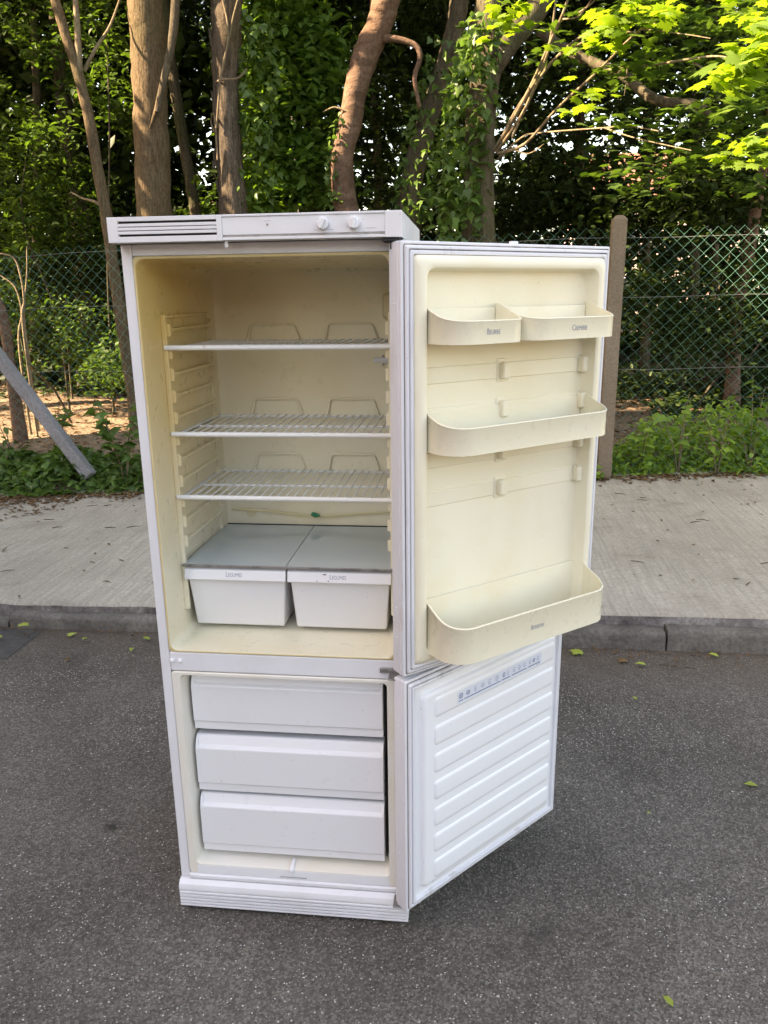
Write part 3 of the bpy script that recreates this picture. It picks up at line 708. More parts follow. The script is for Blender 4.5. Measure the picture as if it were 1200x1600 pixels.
# ------------------------------------------------------------------ foliage tools
def leaf_template(kind):
    if kind == 'oval':      # folded pointed leaf, 4 quads-ish as triangles
        v = [(0, 0, 0), (.0, .34, .0), (.0, .70, -.02), (0, 1.0, -.08), (-.24, .30, .06), (-.20, .68, .04), (.24, .30, .06), (.20, .68, .04)]
        f = [(0, 1, 4), (1, 2, 5), (1, 5, 4), (2, 3, 5), (0, 6, 1), (1, 6, 7), (1, 7, 2), (2, 7, 3)]
    elif kind == 'small':   # two triangles
        v = [(0, 0, 0), (-.30, .5, .06), (0, 1.0, -.05), (.30, .5, .06)]
        f = [(0, 3, 2), (0, 2, 1)]
    elif kind == 'maple':
        o = [(0, 0), (.10, .10), (.33, .04), (.27, .20), (.55, .30), (.44, .38), (.58, .62), (.34, .56), (.30, .66), (.20, .62), (.22, .84), (.10, .80), (0, 1.05)]
        o = o+[(-x, y) for x, y in o[-2:0:-1]]
        v = [(x, y, -.10*abs(x)-.10*y*y+.05) for x, y in o]; c = len(v); v.append((0, .38, .04))
        f = [(i, (i+1) % c, c) for i in range(c)]
    elif kind == 'ivy':
        o = [(0, .05), (.22, -.08), (.48, .22), (.28, .46), (.16, .62), (0, 1.0), (-.16, .62), (-.28, .46), (-.48, .22), (-.22, -.08)]
        v = [(x, y, -.12*abs(x)-.05*y) for x, y in o]; c = len(v); v.append((0, .34, .05))
        f = [(i, (i+1) % c, c) for i in range(c)]
    return np.array(v, float), np.array(f, int)
TPL = {k: leaf_template(k) for k in ('oval', 'small', 'maple', 'ivy')}
SUN_GAPS = []   # (target point, radius): openings in the canopy where the sun comes through
def gapped(P, strength=1.0):
    keep = np.ones(len(P), bool)
    for T, r in SUN_GAPS:
        d = P-T; t = d@SUN; q = np.linalg.norm(d-t[:, None]*SUN, axis=1)
        keep &= ~((t > .12) & (q < r*(1+.25*np.sin(7*P[:, 0]+5*P[:, 2]))))
    return keep
def leaves(name, P, size, kind, m, parent=None, up=.6, var=None, gap=True, dirs=None, droop=.25):
    """one mesh of leaves at points P"""
    P = np.asarray(P, float)
    if not hasattr(size, '__len__'): size = np.full(len(P), size)*rng.uniform(.65, 1.25, len(P))
    if var is None: var = np.clip(rng.normal(.5, .22, len(P)), 0, 1)
    if dirs is not None: dirs = np.asarray(dirs)
    if gap:
        k = gapped(P); P, size, var = P[k], size[k], var[k]
        if dirs is not None: dirs = dirs[k]
    n = len(P); v, f = TPL[kind]
    nrm = rng.normal(0, 1, (n, 3))*(1-up); nrm[:, 2] = np.abs(nrm[:, 2])+up
    nrm /= np.linalg.norm(nrm, axis=1)[:, None]
    if dirs is None:
        d = rng.normal(0, 1, (n, 3)); d[:, 2] -= droop*2
    else: d = dirs+rng.normal(0, .35, (n, 3))
    d -= (d*nrm).sum(1)[:, None]*nrm; d /= np.linalg.norm(d, axis=1)[:, None]+1e-9
    s = np.cross(d, nrm)
    asp = rng.uniform(.8, 1.15, n)[:, None, None]; bend = rng.uniform(.3, 2.6, n)[:, None, None]
    V = P[:, None] + size[:, None, None]*(v[None, :, 0:1]*asp*s[:, None] + v[None, :, 1:2]*d[:, None] + v[None, :, 2:3]*bend*nrm[:, None])
    F = (f[None]+(np.arange(n)*len(v))[:, None, None]).reshape(-1, 3)
    return rawmesh(name, V.reshape(-1, 3), F, m, parent, var=var, nper=len(v))
def ellipsoid_pts(c, r, n, shell=.35, clump=0, cr=.25):
    """points through an ellipsoid, gathered in clumps"""
    if clump:
        k = max(1, n//clump); q = rng.normal(0, 1, (k, 3)); q /= np.linalg.norm(q, axis=1)[:, None]
        q *= rng.uniform(shell, 1, (k, 1))**(1/2.2)
        cc = np.asarray(c)+q*np.asarray(r)
        P = np.repeat(cc, clump, 0)+rng.normal(0, 1, (k*clump, 3))*cr*np.array([1, 1, .38])*np.repeat(rng.uniform(.6, 1.3, k), clump)[:, None]
        return P
    q = rng.normal(0, 1, (n, 3)); q /= np.linalg.norm(q, axis=1)[:, None]; q *= rng.uniform(shell, 1, (n, 1))**(1/3)
    return np.asarray(c)+q*np.asarray(r)
def smooth_path(pts, rad, sub=6):
    pts = np.array(pts, float); rad = np.array(rad, float) if hasattr(rad, '__len__') else np.full(len(pts), rad)
    out, ro = [], []
    for i in range(len(pts)-1):
        p0, p1, p2, p3 = pts[max(i-1, 0)], pts[i], pts[i+1], pts[min(i+2, len(pts)-1)]
        for k in range(sub):
            t = k/sub
            out.append(.5*((2*p1)+(-p0+p2)*t+(2*p0-5*p1+4*p2-p3)*t*t+(-p0+3*p1-3*p2+p3)*t**3)); ro.append(rad[i]+(rad[i+1]-rad[i])*t)
    out.append(pts[-1]); ro.append(rad[-1]); return out, ro
def limb(name, pts, rad, m, parent=None, n=10, sub=6, wob=.12):
    p, r = smooth_path(pts, rad, sub)
    return MB().tube(p, r, n, wob=wob, seed=len(p)*7+n).build(name, m, parent, ang=80)
def pathpx(pp, y):
    """pp: (px,py[,dy])"""
    return [at(q[0], q[1], y+(q[2] if len(q) > 2 else 0)) for q in pp]
def trunk(name, label, pp, y, w, m, top=9.0, foot=True, group='woodland trees behind the fence', n=14):
    """w: widths in photo pixels along pp (top to bottom); extended up to the canopy and down to the soil"""
    pts = pathpx(pp, y); R = [wi/2*abs((p-CAM)@_f)/FPX for wi, p in zip(w, pts)]
    up = pts[0]-pts[1]; up = up/np.linalg.norm(up); dn = pts[-1]-pts[-2]; dn = dn/np.linalg.norm(dn)
    L = max(.5, (top-pts[0][2])/max(up[2], .5)); e1 = pts[0]+up*L*.4+np.array([.05, .1, 0]); e2 = pts[0]+up*L*.85+np.array([.1, .3, .3])
    pts = [e2, e1]+pts; R = [R[0]*.35, R[0]*.75]+R
    gz = float(zwood(pts[-1][0], pts[-1][1]))
    if pts[-1][2] > gz+.1:
        k = (pts[-1][2]-gz); q = pts[-1]+dn*k*.5; q2 = pts[-1]+dn*k*.8; q2[2] = gz-.15
        pts += [q, q2]; R += [R[-1]*1.06, R[-1]*1.5]
    base = pts[-1].copy()
    t = tag(empty(name, tuple(base)), label, 'tree', group)
    pts = [p-base for p in pts]
    limb('trunk', pts, R, m, t, n)
    return t, base
def branch(t, base, pts, rad, m='twig', n=6, name='branch', sub=5):
    return limb(name, [np.asarray(p)-base for p in pts], rad, m, t, n, sub, .05)
def crown(t, base, P, size, kind, m, name='crown', **k):
    o = leaves(name, P, size, kind, m, None, **k); o.parent = t; o.matrix_parent_inverse = Matrix.Translation(tuple(-base)); return o

def gap(px, py, y, r): SUN_GAPS.append((at(px, py, y), r+.06))
def gapg(px, py, r, z=.28):
    d = _f+_r*(px-600)/FPX+_u*(800-py)/FPX; SUN_GAPS.append((CAM+d*((z-CAM[2])/d[2]), r+.12))
for a in ((20, 615, .55), (110, 622, .45), (40, 650, .4), (15, 685, .42), (90, 682, .42), (165, 685, .38), (60, 668, .4), (208, 690, .3), (150, 650, .3), (1175, 675, .25), (1110, 690, .2), (1170, 700, .2), (1060, 640, .18), (1120, 640, .18)):
    gapg(*a)
for a in ((222, 10, 6.45, .22), (226, 62, 6.45, .2), (220, 105, 6.45, .17), (546, 200, 6.85, .24), (556, 140, 6.85, .16), (598, 20, 6.85, .18), (538, 305, 6.85, .22), (350, 60, 6.65, .12), (350, 250, 6.65, .12), (150, 240, 6.0, .10), (160, 330, 6.0, .12),
          (185, 470, 6.0, .10), (40, 625, 6.0, .35), (95, 690, 5.3, .35), (190, 690, 5.3, .3), (30, 690, 5.2, .3), (100, 530, 6.5, .55), (160, 560, 6.6, .45), (60, 490, 6.6, .4), (1110, 410, 4.6, .25), (1140, 460, 4.6, .25), (1165, 520, 4.6, .25), (1190, 590, 4.6, .25), (1075, 375, 4.6, .16),
          (1175, 650, 4.9, .30), (1150, 705, 5.4, .22), (1130, 105, 2.8, .55), (920, 150, 4.2, .28), (890, 40, 4.6, .34), (1175, 60, 2.6, .40), (960, 48, 4.5, .3), (1010, 12, 4.3, .22), (1160, 235, 4.0, .4), (790, 15, 5.0, .38), (735, 250, 5.9, .16), (720, 330, 5.9, .2), (460, 90, 7.0, .35), (480, 220, 7.0, .3), (430, 290, 7.0, .3),
          (100, 30, 7.4, .5), (170, 90, 7.4, .4), (60, 200, 7.6, .35), (110, 170, 7.4, .3), (1060, 600, 6.6, .25), (1150, 490, 7.0, .12), (320, 310, 9, .5), (20, 560, 5.6, .2), (120, 440, 7.0, .3)):
    gap(*a)

# ------------------------------------------------------------------ trees one by one
TR = {}
TR['thin'] = trunk('slender_tree', 'slender leaning tree with light brown bark, left of the thick straight trunk', [(95, 30), (118, 100), (140, 190), (152, 260), (165, 330), (176, 410), (188, 490), (201, 570)], 6.0, [15, 16, 17, 17, 18, 18, 19, 20], 'bark_smooth')
TR['thick'] = trunk('broad_tree', 'tree with the thickest straight tan trunk, above the left end of the fridge', [(228, -20), (231, 60), (234, 150), (238, 240), (241, 335), (244, 420)], 6.6, [54, 55, 52, 53, 54, 56], 'bark_smooth')
TR['flaky'] = trunk('flaking_tree', 'straight tree with grey flaking bark and hanging vines, right of the thickest trunk', [(357, -20), (354, 60), (352, 130), (356, 220), (363, 300), (366, 370)], 6.8, [48, 46, 40, 40, 42, 44], 'bark_rough')
TR['mid'] = trunk('thin_mossy_tree', 'thin mossy tree between the thick tan trunk and the flaking trunk', [(262, 60), (272, 130), (285, 210), (297, 280), (305, 330), (312, 380)], 8.3, [18, 18, 17, 17, 18, 18], 'bark_moss')
TR['curved'] = trunk('curved_tree', 'tree with a bent reddish brown trunk rising over the control knobs', [(612, -30), (596, 30), (572, 85), (556, 140), (548, 190), (534, 245), (536, 290), (543, 340), (548, 400)], 7.0, [44, 42, 42, 36, 36, 36, 38, 38, 40], 'bark_red')
TR['slant'] = trunk('slanting_tree', 'slanting mossy trunk patched with ivy, behind the right end of the fridge', [(722, -20), (712, 40), (694, 110), (668, 190), (648, 260), (636, 330), (630, 390)], 7.4, [30, 30, 32, 34, 34, 36, 38], 'bark_moss')
TR['ivied'] = trunk('ivy_clad_tree', 'forked maple trunk clad in ivy behind the open fridge door', [(766, -10), (764, 60), (756, 130), (750, 200), (748, 270), (748, 340), (748, 400)], 6.1, [40, 44, 48, 48, 48, 50, 54], 'bark_moss')
TR['pale'] = trunk('pale_thin_tree', 'pale thin trunk half hidden by hanging leaves, left of the bent reddish trunk', [(452, 60), (456, 130), (461, 200), (466, 270), (468, 330)], 8.6, [11, 12, 12, 12, 13], 'bark_pale')
TR['fenceside'] = trunk('brown_fence_tree', 'slim reddish brown trunk seen through the fence at the right', [(1185, 300), (1172, 380), (1160, 440), (1148, 500), (1146, 560)], 7.2, [18, 20, 20, 20, 22], 'bark_red')
TR['leftedge'] = trunk('short_leaning_tree', 'slim leaning trunk at the left edge above the grey strut', [(-22, 420), (0, 480), (10, 520), (14, 560), (20, 600)], 5.7, [14, 15, 16, 16, 18], 'bark_red')
deep = [(60, 9.5, 14), (118, 10.5, 12), (350, 10.5, 9), (500, 11, 10), (590, 10.5, 14), (655, 11.5, 12), (700, 9.2, 13), (830, 10, 12), (905, 11.5, 14), (1010, 9.5, 12), (1090, 11, 15), (1120, 9.0, 11)]
for i, (px_, y_, w_) in enumerate(deep):
    j = random.uniform(-12, 12)
    k = ['far left', 'left', 'behind the flaking trunk', 'right of the pale thin trunk', 'behind the bent trunk', 'right of the bent trunk', 'beside the slanting trunk', 'behind the ivy clad trunk', 'right of the ivy clad trunk', 'above the concrete post', 'behind the green fence', 'right of the post in shade'][i]
    TR['deep%d' % i] = trunk('shaded_tree', 'dark shaded trunk deep in the wood, '+k, [(px_+j, -10), (px_+j*.5, 120), (px_, 250), (px_+random.uniform(-5, 5), 380)], y_, [w_*.8, w_*.9, w_, w_*1.1], 'bark_moss', n=8)

# branches of the slender, thick and bent trees
t, ba = TR['thin']
branch(t, ba, pathpx([(124, 115), (122, 60), (118, 0), (112, -60)], 6.0), [.035, .03, .025, .02])
branch(t, ba, pathpx([(132, 110), (150, 75), (172, 40, .3), (190, -10, .5)], 6.05), [.02, .016, .012, .008])
branch(t, ba, pathpx([(162, 325), (148, 315), (130, 310, .2), (110, 300, .3)], 6.0), [.02, .014, .010, .006])
t, ba = TR['thick']
branch(t, ba, pathpx([(246, 175), (254, 135), (264, 90), (272, 40), (276, -30)], 6.42), [.030, .034, .038, .042, .045], 'bark_moss', 9)
branch(t, ba, pathpx([(234, 200), (243, 175), (250, 150)], 6.43), [.006, .02, .03], 'bark_smooth', 7)
t, ba = TR['flaky']
for pp in ([(338, 200, -.16), (345, 120, -.17), (358, 60, -.16), (366, 20, -.17), (378, -20, -.15)], [(342, 130, -.16), (352, 90, -.18), (356, 40, -.18), (345, -10, -.17)], [(337, 128, -.1), (350, 124, -.18), (372, 122, -.15), (385, 108, .0)], [(340, 250, -.12), (335, 180, -.1), (330, 190, .0), (334, 205, -.1)]):
    branch(t, ba, pathpx(pp, 6.8), [.010]*len(pp), 'twig', 6, 'vine')
for k in range(46):     # curling bark flakes down the left side of the trunk
    py_ = random.uniform(0, 335); xx = 336+random.uniform(-3, 4)+.02*(py_-130)
    p = at(xx, py_, 6.72); e = .02+random.random()*.03
    b = MB(); dx, dz = random.uniform(-.03, -.005), random.uniform(-.05, .05)
    b.add([(0, 0, 0), (0, .01, e*2), (dx, -.02, e*2.2+dz*.4), (dx*.8, -.025, dz*.3)], [(0, 1, 2, 3)])
    if k < 24: b.build('bark_flake', 'bark_rough', t, loc=tuple(p-ba), smooth=False)
t, ba = TR['curved']
branch(t, ba, pathpx([(600, 60), (625, 62), (650, 72), (656, 90), (648, 120), (652, 150), (656, 168)], 6.95), [.045, .032, .028, .026, .022, .02, .022], 'bark_red', 8)
branch(t, ba, pathpx([(545, 175), (532, 170), (520, 168), (505, 175)], 6.9), [.014, .011, .009, .005], 'twig', 6)
branch(t, ba, pathpx([(580, 70), (582, 20), (586, -30)], 7.2), [.03, .035, .035], 'bark_red', 8)
t, ba = TR['slant']
branch(t, ba, pathpx([(690, 115), (712, 95), (728, 65), (742, 30), (752, -30)], 7.2), [.04, .04, .036, .032, .03], 'bark_moss', 8)

# forked maple: limbs, the fan of sunlit stems, the long dark limb
t, ba = TR['ivied']
mp = []
branch(t, ba, pathpx([(758, 120), (790, 70), (815, 40), (840, 10), (862, -40)], 6.1), [.10, .11, .11, .10, .10], 'bark_moss', 10, 'limb')
branch(t, ba, pathpx([(845, 50, .4), (880, 75, .2), (930, 100, 0), (975, 118, -.2), (1010, 148, -.4), (1040, 160, -.5), (1085, 165, -.5), (1110, 180, -.4)], 6.0), [.045, .045, .045, .042, .042, .04, .045, .04], 'bark_moss', 9, 'limb')
fan = [([(772, 235), (800, 190), (832, 130), (858, 70), (880, 20), (896, -30)], .020), ([(775, 235), (805, 175), (846, 110), (862, 50), (870, -20)], .017),
       ([(776, 238), (815, 180), (845, 120), (890, 70), (940, 40), (980, 10)], .016), ([(778, 240), (820, 225), (870, 170), (930, 115), (985, 60), (1010, 42), (1035, 36)], .015),
       ([(800, 215), (850, 110), (900, 72), (948, 52), (1000, 50)], .010), ([(780, 245), (815, 215), (840, 208), (940, 200), (985, 198), (1030, 205)], .009), ([(945, 200), (980, 212), (1015, 221), (1080, 235)], .007),
       ([(940, 112), (975, 105), (1030, 100), (1080, 92), (1122, 88), (1160, 96)], .011), ([(1078, 92), (1090, 102), (1106, 112)], .010), ([(980, 105), (978, 130), (975, 150)], .003), ([(1000, 45), (1040, 50), (1080, 55), (1110, 60)], .006),
       ([(776, 250), (800, 235), (826, 240), (850, 225)], .008), ([(905, 20), (925, 5), (945, -20)], .010), ([(880, 30), (905, 25), (930, -10)], .008)]
for pp, r in fan:
    n = len(pp); pts = [at(q[0], q[1], 6.0-2.1*(max(0, q[0]-775)/400)**.8) for q in pp]
    branch(t, ba, pts, list(np.linspace(r, r*.45, n)), 'twig', 6)
def fy(px): return 6.0-2.1*(max(0, px-775)/400)**.8
def spray(px, py, y, rpx, rpy, n, size):
    """a flat spray of maple leaves"""
    c = at(px, py, y); k = (y-CAM[1])/FPX
    P = c+np.stack([rng.normal(0, .5, n)*rpx*k, rng.normal(0, .5, n)*rpx*k*.8, rng.normal(0, .5, n)*rpy*k], -1)
    return P
sp = []; sz = []
for px_, py_, y_, rx, ry, n_, s in ((1140, 95, 2.6, 48, 36, 34, .115), (1185, 75, 2.6, 40, 36, 24, .115), (1165, 135, 2.7, 34, 26, 14, .115), (915, 150, 4.4, 42, 16, 24, .11), (890, 40, 4.6, 50, 22, 30, .11), (955, 48, 4.5, 45, 25, 24, .11), (1010, 15, 4.3, 60, 22, 34, .11), (800, 8, 5.0, 55, 26, 40, .12), (770, 40, 5.2, 40, 22, 24, .11),
                                  (900, 8, 4.6, 60, 20, 30, .11), (1090, 20, 3.6, 60, 30, 26, .12), (1100, 215, 4.0, 60, 22, 40, .10), (1150, 240, 3.9, 55, 20, 46, .10), (1060, 205, 4.2, 40, 15, 20, .09), (1185, 215, 3.8, 30, 20, 20, .10), (1180, 20, 3.2, 40, 25, 14, .12), (960, 20, 4.4, 40, 20, 20, .10), (880, 70, 4.7, 25, 12, 8, .10), (1080, 80, 2.9, 12, 8, 3, .09), (1115, 130, 2.8, 20, 14, 6, .11)):
    sp.append(spray(px_, py_, y_, rx, ry, n_, s)); sz.append(np.full(n_, s)*rng.uniform(.7, 1.2, n_))
crown(t, ba, np.concatenate(sp), np.concatenate(sz), 'maple', 'leaf_maple', 'sun_tinted_leaves', up=.72, var=np.clip(rng.normal(.6, .2, sum(map(len, sp))), 0, 1), droop=.5)  # brighter copy of the maple leaf colour, for sprays in the sun
# maple leaves with shade put into a darker leaf colour, further along and above
sp = []
for k in range(85):
    px_, py_ = random.uniform(880, 1260), random.uniform(-80, 300); y_ = random.uniform(4.2, 6.5)
    if py_ > 150 and px_ < 960: continue
    sp.append(spray(px_, py_, y_, 60, 16, 22, .1))
crown(t, ba, np.concatenate(sp), .10, 'maple', 'leaf_mid', 'shade_tinted_leaves', up=.8, droop=.4)

# crowns of the trees that carry the canopy (mostly above the frame)
cano = {'thin': (-4.2, 7.0, 6.5), 'thick': (-2.2, 8.0, 7.5), 'flaky': (-.6, 8.2, 7.2), 'curved': (1.0, 7.6, 7.2), 'slant': (2.2, 8.6, 7.0), 'ivied': (2.6, 6.6, 6.9), 'fenceside': (4.8, 8.2, 6.6), 'leftedge': (-6.0, 6.6, 6.2), 'mid': (-2.0, 10.5, 7.0), 'pale': (.3, 11, 7.2)}
for k, (x_, y_, z_) in cano.items():
    t, ba = TR[k]
    P = ellipsoid_pts((x_, y_, z_), (2.2, 2.1, 1.9), 2900, .2, 14, .32)
    p2, w_ = pix(P); inframe = (p2[:, 0] > -20) & (p2[:, 0] < 1220) & (p2[:, 1] > 30)
    P = P[~(inframe & (P[:, 1] < 6.5))]
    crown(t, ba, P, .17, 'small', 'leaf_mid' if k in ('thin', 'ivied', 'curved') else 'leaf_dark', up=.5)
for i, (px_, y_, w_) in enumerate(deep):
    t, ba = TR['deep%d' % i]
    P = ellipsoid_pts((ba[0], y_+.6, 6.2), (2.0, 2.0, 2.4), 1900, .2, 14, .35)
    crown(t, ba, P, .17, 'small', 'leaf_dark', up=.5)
# neighbours out of frame to the left and right whose crowns shade the wood
for i, (x_, y_, z_, r_) in enumerate(((-8.5, 6.5, 5.8, 2.6), (-9.5, 10, 6.5, 3.0), (-12.5, 7.5, 6.0, 3.0), (-7.0, 10.5, 7.2, 2.6), (7.5, 8.0, 6.2, 2.6), (-5.0, 9.6, 7.4, 2.5), (6.5, 11, 7, 2.6))):
    lb = 'leafy tree standing %s of the frame' % ['just left', 'far back left', 'farther left', 'back left', 'just right', 'high over the left side', 'back right'][i]
    base = np.array([x_, y_, float(zwood(x_, y_))-.1]); t = tag(empty('canopy_tree', tuple(base)), lb, 'tree', 'woodland trees behind the fence')
    limb('trunk', [(0, 0, 0), (.1, .1, 2), (0, .2, 4), (.2, 0, z_)], [.2, .15, .12, .05], 'bark_moss', t)
    crown(t, base, ellipsoid_pts((x_, y_, z_), (r_, r_, 2.2), 3600, .2, 14, .36), .20, 'small', 'leaf_dark', up=.5)

# limbs and crowns added unseen over the pavement to shade the maple leaves
for k_, (x_, y_, z_, r_) in (('curved', (.4, 4.6, 6.6, 1.8)), ('thick', (-2.6, 5.0, 6.6, 1.9)), ('thin', (-5.2, 4.9, 6.3, 1.8))):
    t, ba = TR[k_]; s0 = at({'curved': 612, 'thick': 228, 'thin': 95}[k_], -30, {'curved': 7.0, 'thick': 6.6, 'thin': 6.0}[k_])
    branch(t, ba, [s0, s0*.6+np.array([x_, y_, z_])*.4+np.array([0, 0, .5]), (x_, y_, z_)], [.07, .05, .02], 'bark_moss', 8, 'limb')
    crown(t, ba, ellipsoid_pts((x_, y_, z_), (r_, r_, 2.2), 900, .2, 14, .36), .20, 'small', 'leaf_dark', 'shading_crown', up=.5)
# leafy understory trees that fill the view between the trunks
def understory(name, label, blobs, m, kind, size, stem=True, up=.55, group='leafy understory of the wood'):
    P = np.concatenate([ellipsoid_pts(at(px_, py_, y_), (rx*(y_-CAM[1])/FPX, ry_, rz*(y_-CAM[1])/FPX), n_, .05, 10, .16) for px_, py_, y_, rx, rz, ry_, n_ in blobs])
    P = P[P[:, 2] > zwood(P[:, 0], P[:, 1])+.05]
    c = P.mean(0); base = np.array([c[0], c[1], float(zwood(c[0], c[1]))-.05])
    t = tag(empty(name, tuple(base)), label, 'tree' if stem else 'bush', group)
    top = P[:, 2].max(); hgt = top-base[2]
    for k in range(1):
        a = random.uniform(0, 6.28); e = P[random.randrange(len(P))]-base; e[2] = max(e[2], hgt*.5)
        limb('stem', [(0.04*math.cos(a), .04*math.sin(a), 0), tuple(e*np.array([.3, .3, .4])), tuple(e*.75+rng.normal(0, .08, 3)), tuple(e)], [.016, .013, .009, .004], 'bark_moss', t, 6, 4)
    crown(t, base, P, size, kind, m, 'foliage', up=up)
    return t
understory('understory_tree', 'shaded leafy tree filling the upper left corner', [(60, 120, 7.8, 110, 130, .8, 2600), (20, 300, 7.6, 80, 110, .7, 1600), (120, 330, 8.2, 70, 90, .6, 1200)], 'leaf_mid', 'oval', .10)
understory('understory_tree', 'sunlit leafy tree at the top left beside the slender trunk', [(130, 50, 7.2, 70, 55, .5, 900), (60, 20, 7.2, 70, 50, .5, 800), (170, 140, 7.6, 35, 60, .4, 420)], 'leaf_mid', 'oval', .10)
understory('understory_tree', 'dense hanging foliage tree between the flaking and the bent trunks', [(440, 60, 7.6, 62, 90, .5, 1900), (430, 220, 7.6, 52, 110, .5, 1700), (500, 130, 7.8, 40, 100, .4, 1000), (410, 310, 7.5, 40, 50, .4, 600), (490, 290, 7.6, 30, 60, .4, 500)], 'leaf_lush', 'oval', .13)
understory('understory_tree', 'dark leafy tree between the bent and the ivy clad trunks', [(640, 60, 9.0, 70, 80, .6, 1300), (620, 230, 9.0, 50, 110, .6, 1200), (690, 220, 9.4, 40, 120, .6, 900)], 'leaf_dark', 'oval', .12)
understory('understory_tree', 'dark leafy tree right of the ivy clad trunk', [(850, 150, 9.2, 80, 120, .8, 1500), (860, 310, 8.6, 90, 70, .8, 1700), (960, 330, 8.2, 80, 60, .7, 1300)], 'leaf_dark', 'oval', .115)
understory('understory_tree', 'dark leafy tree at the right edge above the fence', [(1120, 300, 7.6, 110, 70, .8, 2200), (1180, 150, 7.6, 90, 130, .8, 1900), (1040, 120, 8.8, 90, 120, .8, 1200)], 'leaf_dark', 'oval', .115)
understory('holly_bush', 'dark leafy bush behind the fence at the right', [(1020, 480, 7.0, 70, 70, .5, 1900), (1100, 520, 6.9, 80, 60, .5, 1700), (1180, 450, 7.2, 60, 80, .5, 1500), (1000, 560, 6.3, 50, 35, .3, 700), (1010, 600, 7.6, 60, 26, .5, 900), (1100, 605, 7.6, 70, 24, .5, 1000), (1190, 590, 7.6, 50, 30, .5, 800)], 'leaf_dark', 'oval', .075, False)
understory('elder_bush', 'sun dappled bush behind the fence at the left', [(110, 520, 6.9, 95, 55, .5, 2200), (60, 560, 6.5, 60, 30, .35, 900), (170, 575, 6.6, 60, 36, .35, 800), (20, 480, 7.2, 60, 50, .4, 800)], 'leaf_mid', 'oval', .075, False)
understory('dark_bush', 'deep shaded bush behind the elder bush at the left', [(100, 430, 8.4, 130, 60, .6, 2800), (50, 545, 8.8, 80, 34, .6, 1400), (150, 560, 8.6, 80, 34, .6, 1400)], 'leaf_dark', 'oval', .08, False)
understory('undergrowth_bush', 'low bright bush just behind the gap left of the fridge panel', [(315, 330, 8.8, 30, 36, .4, 500), (390, 360, 8.6, 40, 40, .4, 500)], 'leaf_mid', 'oval', .08, False)

# far woodland mass behind everything, with gaps to the sky
def mass(n, y0, y1, z0, z1, cl, cr, x0=-17, x1=19):
    k = n//cl; c = np.stack([rng.uniform(x0, x1, k), rng.uniform(y0, y1, k), z0+(z1-z0)*rng.uniform(0, 1, k)], -1)
    return np.repeat(c, cl, 0)+rng.normal(0, cr, (k*cl, 3))*np.array([1, 1, .6])
P = np.concatenate([mass(52000, 12, 17, .1, 7.5, 14, .34), mass(26000, 10.5, 16, .1, 3.6, 14, .34), mass(26000, 17, 22, 0.3, 9.5, 14, .4), mass(16000, 9.5, 13, .2, 6.0, 14, .34, -9, -1.5)])
hp, hw = pix(P)
keep = np.ones(len(P), bool)
for (xa, xc, ya, yc, pr_) in ((965, 1055, 235, 385, .55), (880, 960, 250, 330, .35), (300, 338, 170, 330, .5)):
    keep &= ~((hp[:, 0] > xa) & (hp[:, 0] < xc) & (hp[:, 1] > ya) & (hp[:, 1] < yc) & (rng.random(len(P)) < pr_))
P = P[keep]
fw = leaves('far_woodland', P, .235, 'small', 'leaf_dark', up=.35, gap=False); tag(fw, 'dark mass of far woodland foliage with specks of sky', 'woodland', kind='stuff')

# ivy on trunks
def ivy_on(name, label, pp, y, wpx, n, size, spread=1.0):
    pts, _ = smooth_path(pathpx(pp, y), .1, 8); pts = np.array(pts); P, D = [], []
    i = rng.integers(0, len(pts), n); a = rng.uniform(-math.pi, math.pi, n); depth = np.abs((pts-CAM)@_f)
    r = wpx/2*depth[i]/FPX*(1+np.abs(rng.normal(0, .22*spread, n)))
    P = pts[i]+np.stack([np.sin(a)*r, -np.cos(a)*r, rng.normal(0, .06, n)], -1)
    D = np.stack([np.sin(a)*.4, -np.cos(a)*.4, np.full(n, -1.0)], -1)
    o = leaves(name, P, size, 'ivy', 'leaf_ivy', up=.1, dirs=D, gap=False)
    # leaves face outwards
    return tag(o, label, 'ivy', 'ivy climbing the trunks')
ivy_on('ivy', 'thick ivy climbing the forked maple trunk behind the open door', [(756, 40), (738, 130), (729, 200), (722, 270), (720, 330), (728, 400)], 6.02, 44, 1150, .09, 1.9)
ivy_on('ivy', 'ivy trailing on the left edge of the bent reddish trunk', [(535, 190), (522, 230), (520, 270), (528, 310)], 6.92, 16, 120, .06, 1.5)
ivy_on('ivy', 'patchy ivy on the slanting mossy trunk', [(700, 80), (680, 150), (660, 220), (650, 290), (640, 340)], 7.3, 44, 420, .08, 1.2)
ivy_on('ivy', 'ivy hanging beside the flaking trunk', [(400, 40), (405, 120), (398, 220), (400, 320)], 6.9, 40, 380, .085, 2.0)

# ------------------------------------------------------------------ plants along the fence
def edge_y(x): return 3.80+.145*(np.clip(x, -6, 6)+2.9)
def bed(name, label, x0, x1, ya, yb_, zmax, n, size, kind, m, cat='ground cover'):
    x = rng.uniform(x0, x1, n); e = edge_y(x)+.05*np.sin(x*3.1)+.03*np.sin(x*7.7)+.05*rng.normal(0, 1, n)
    yy = e+ya+(yb_-ya)*rng.uniform(0, 1, n)**.8
    prof = np.clip((yy-e-ya)/.35, .12, 1)*(.65+.25*np.sin(x*4.1+yy*3)+.2*np.sin(x*9.3))
    z = zwood(x, yy)+.02+zmax*prof*np.sqrt(rng.uniform(0, 1, n))
    D = np.stack([rng.normal(0, .5, n), np.full(n, -.8), np.full(n, -.5)], -1)
    return tag(leaves(name, np.stack([x, yy, z], -1), size, kind, m, up=.45, dirs=D, gap=False), label, cat, kind='stuff')
bed('ivy_ground_cover', 'dark ivy spreading over the pavement edge at the left', -6, -.2, 0.0, .75, .22, 6500, .078, 'ivy', 'leaf_ivy')
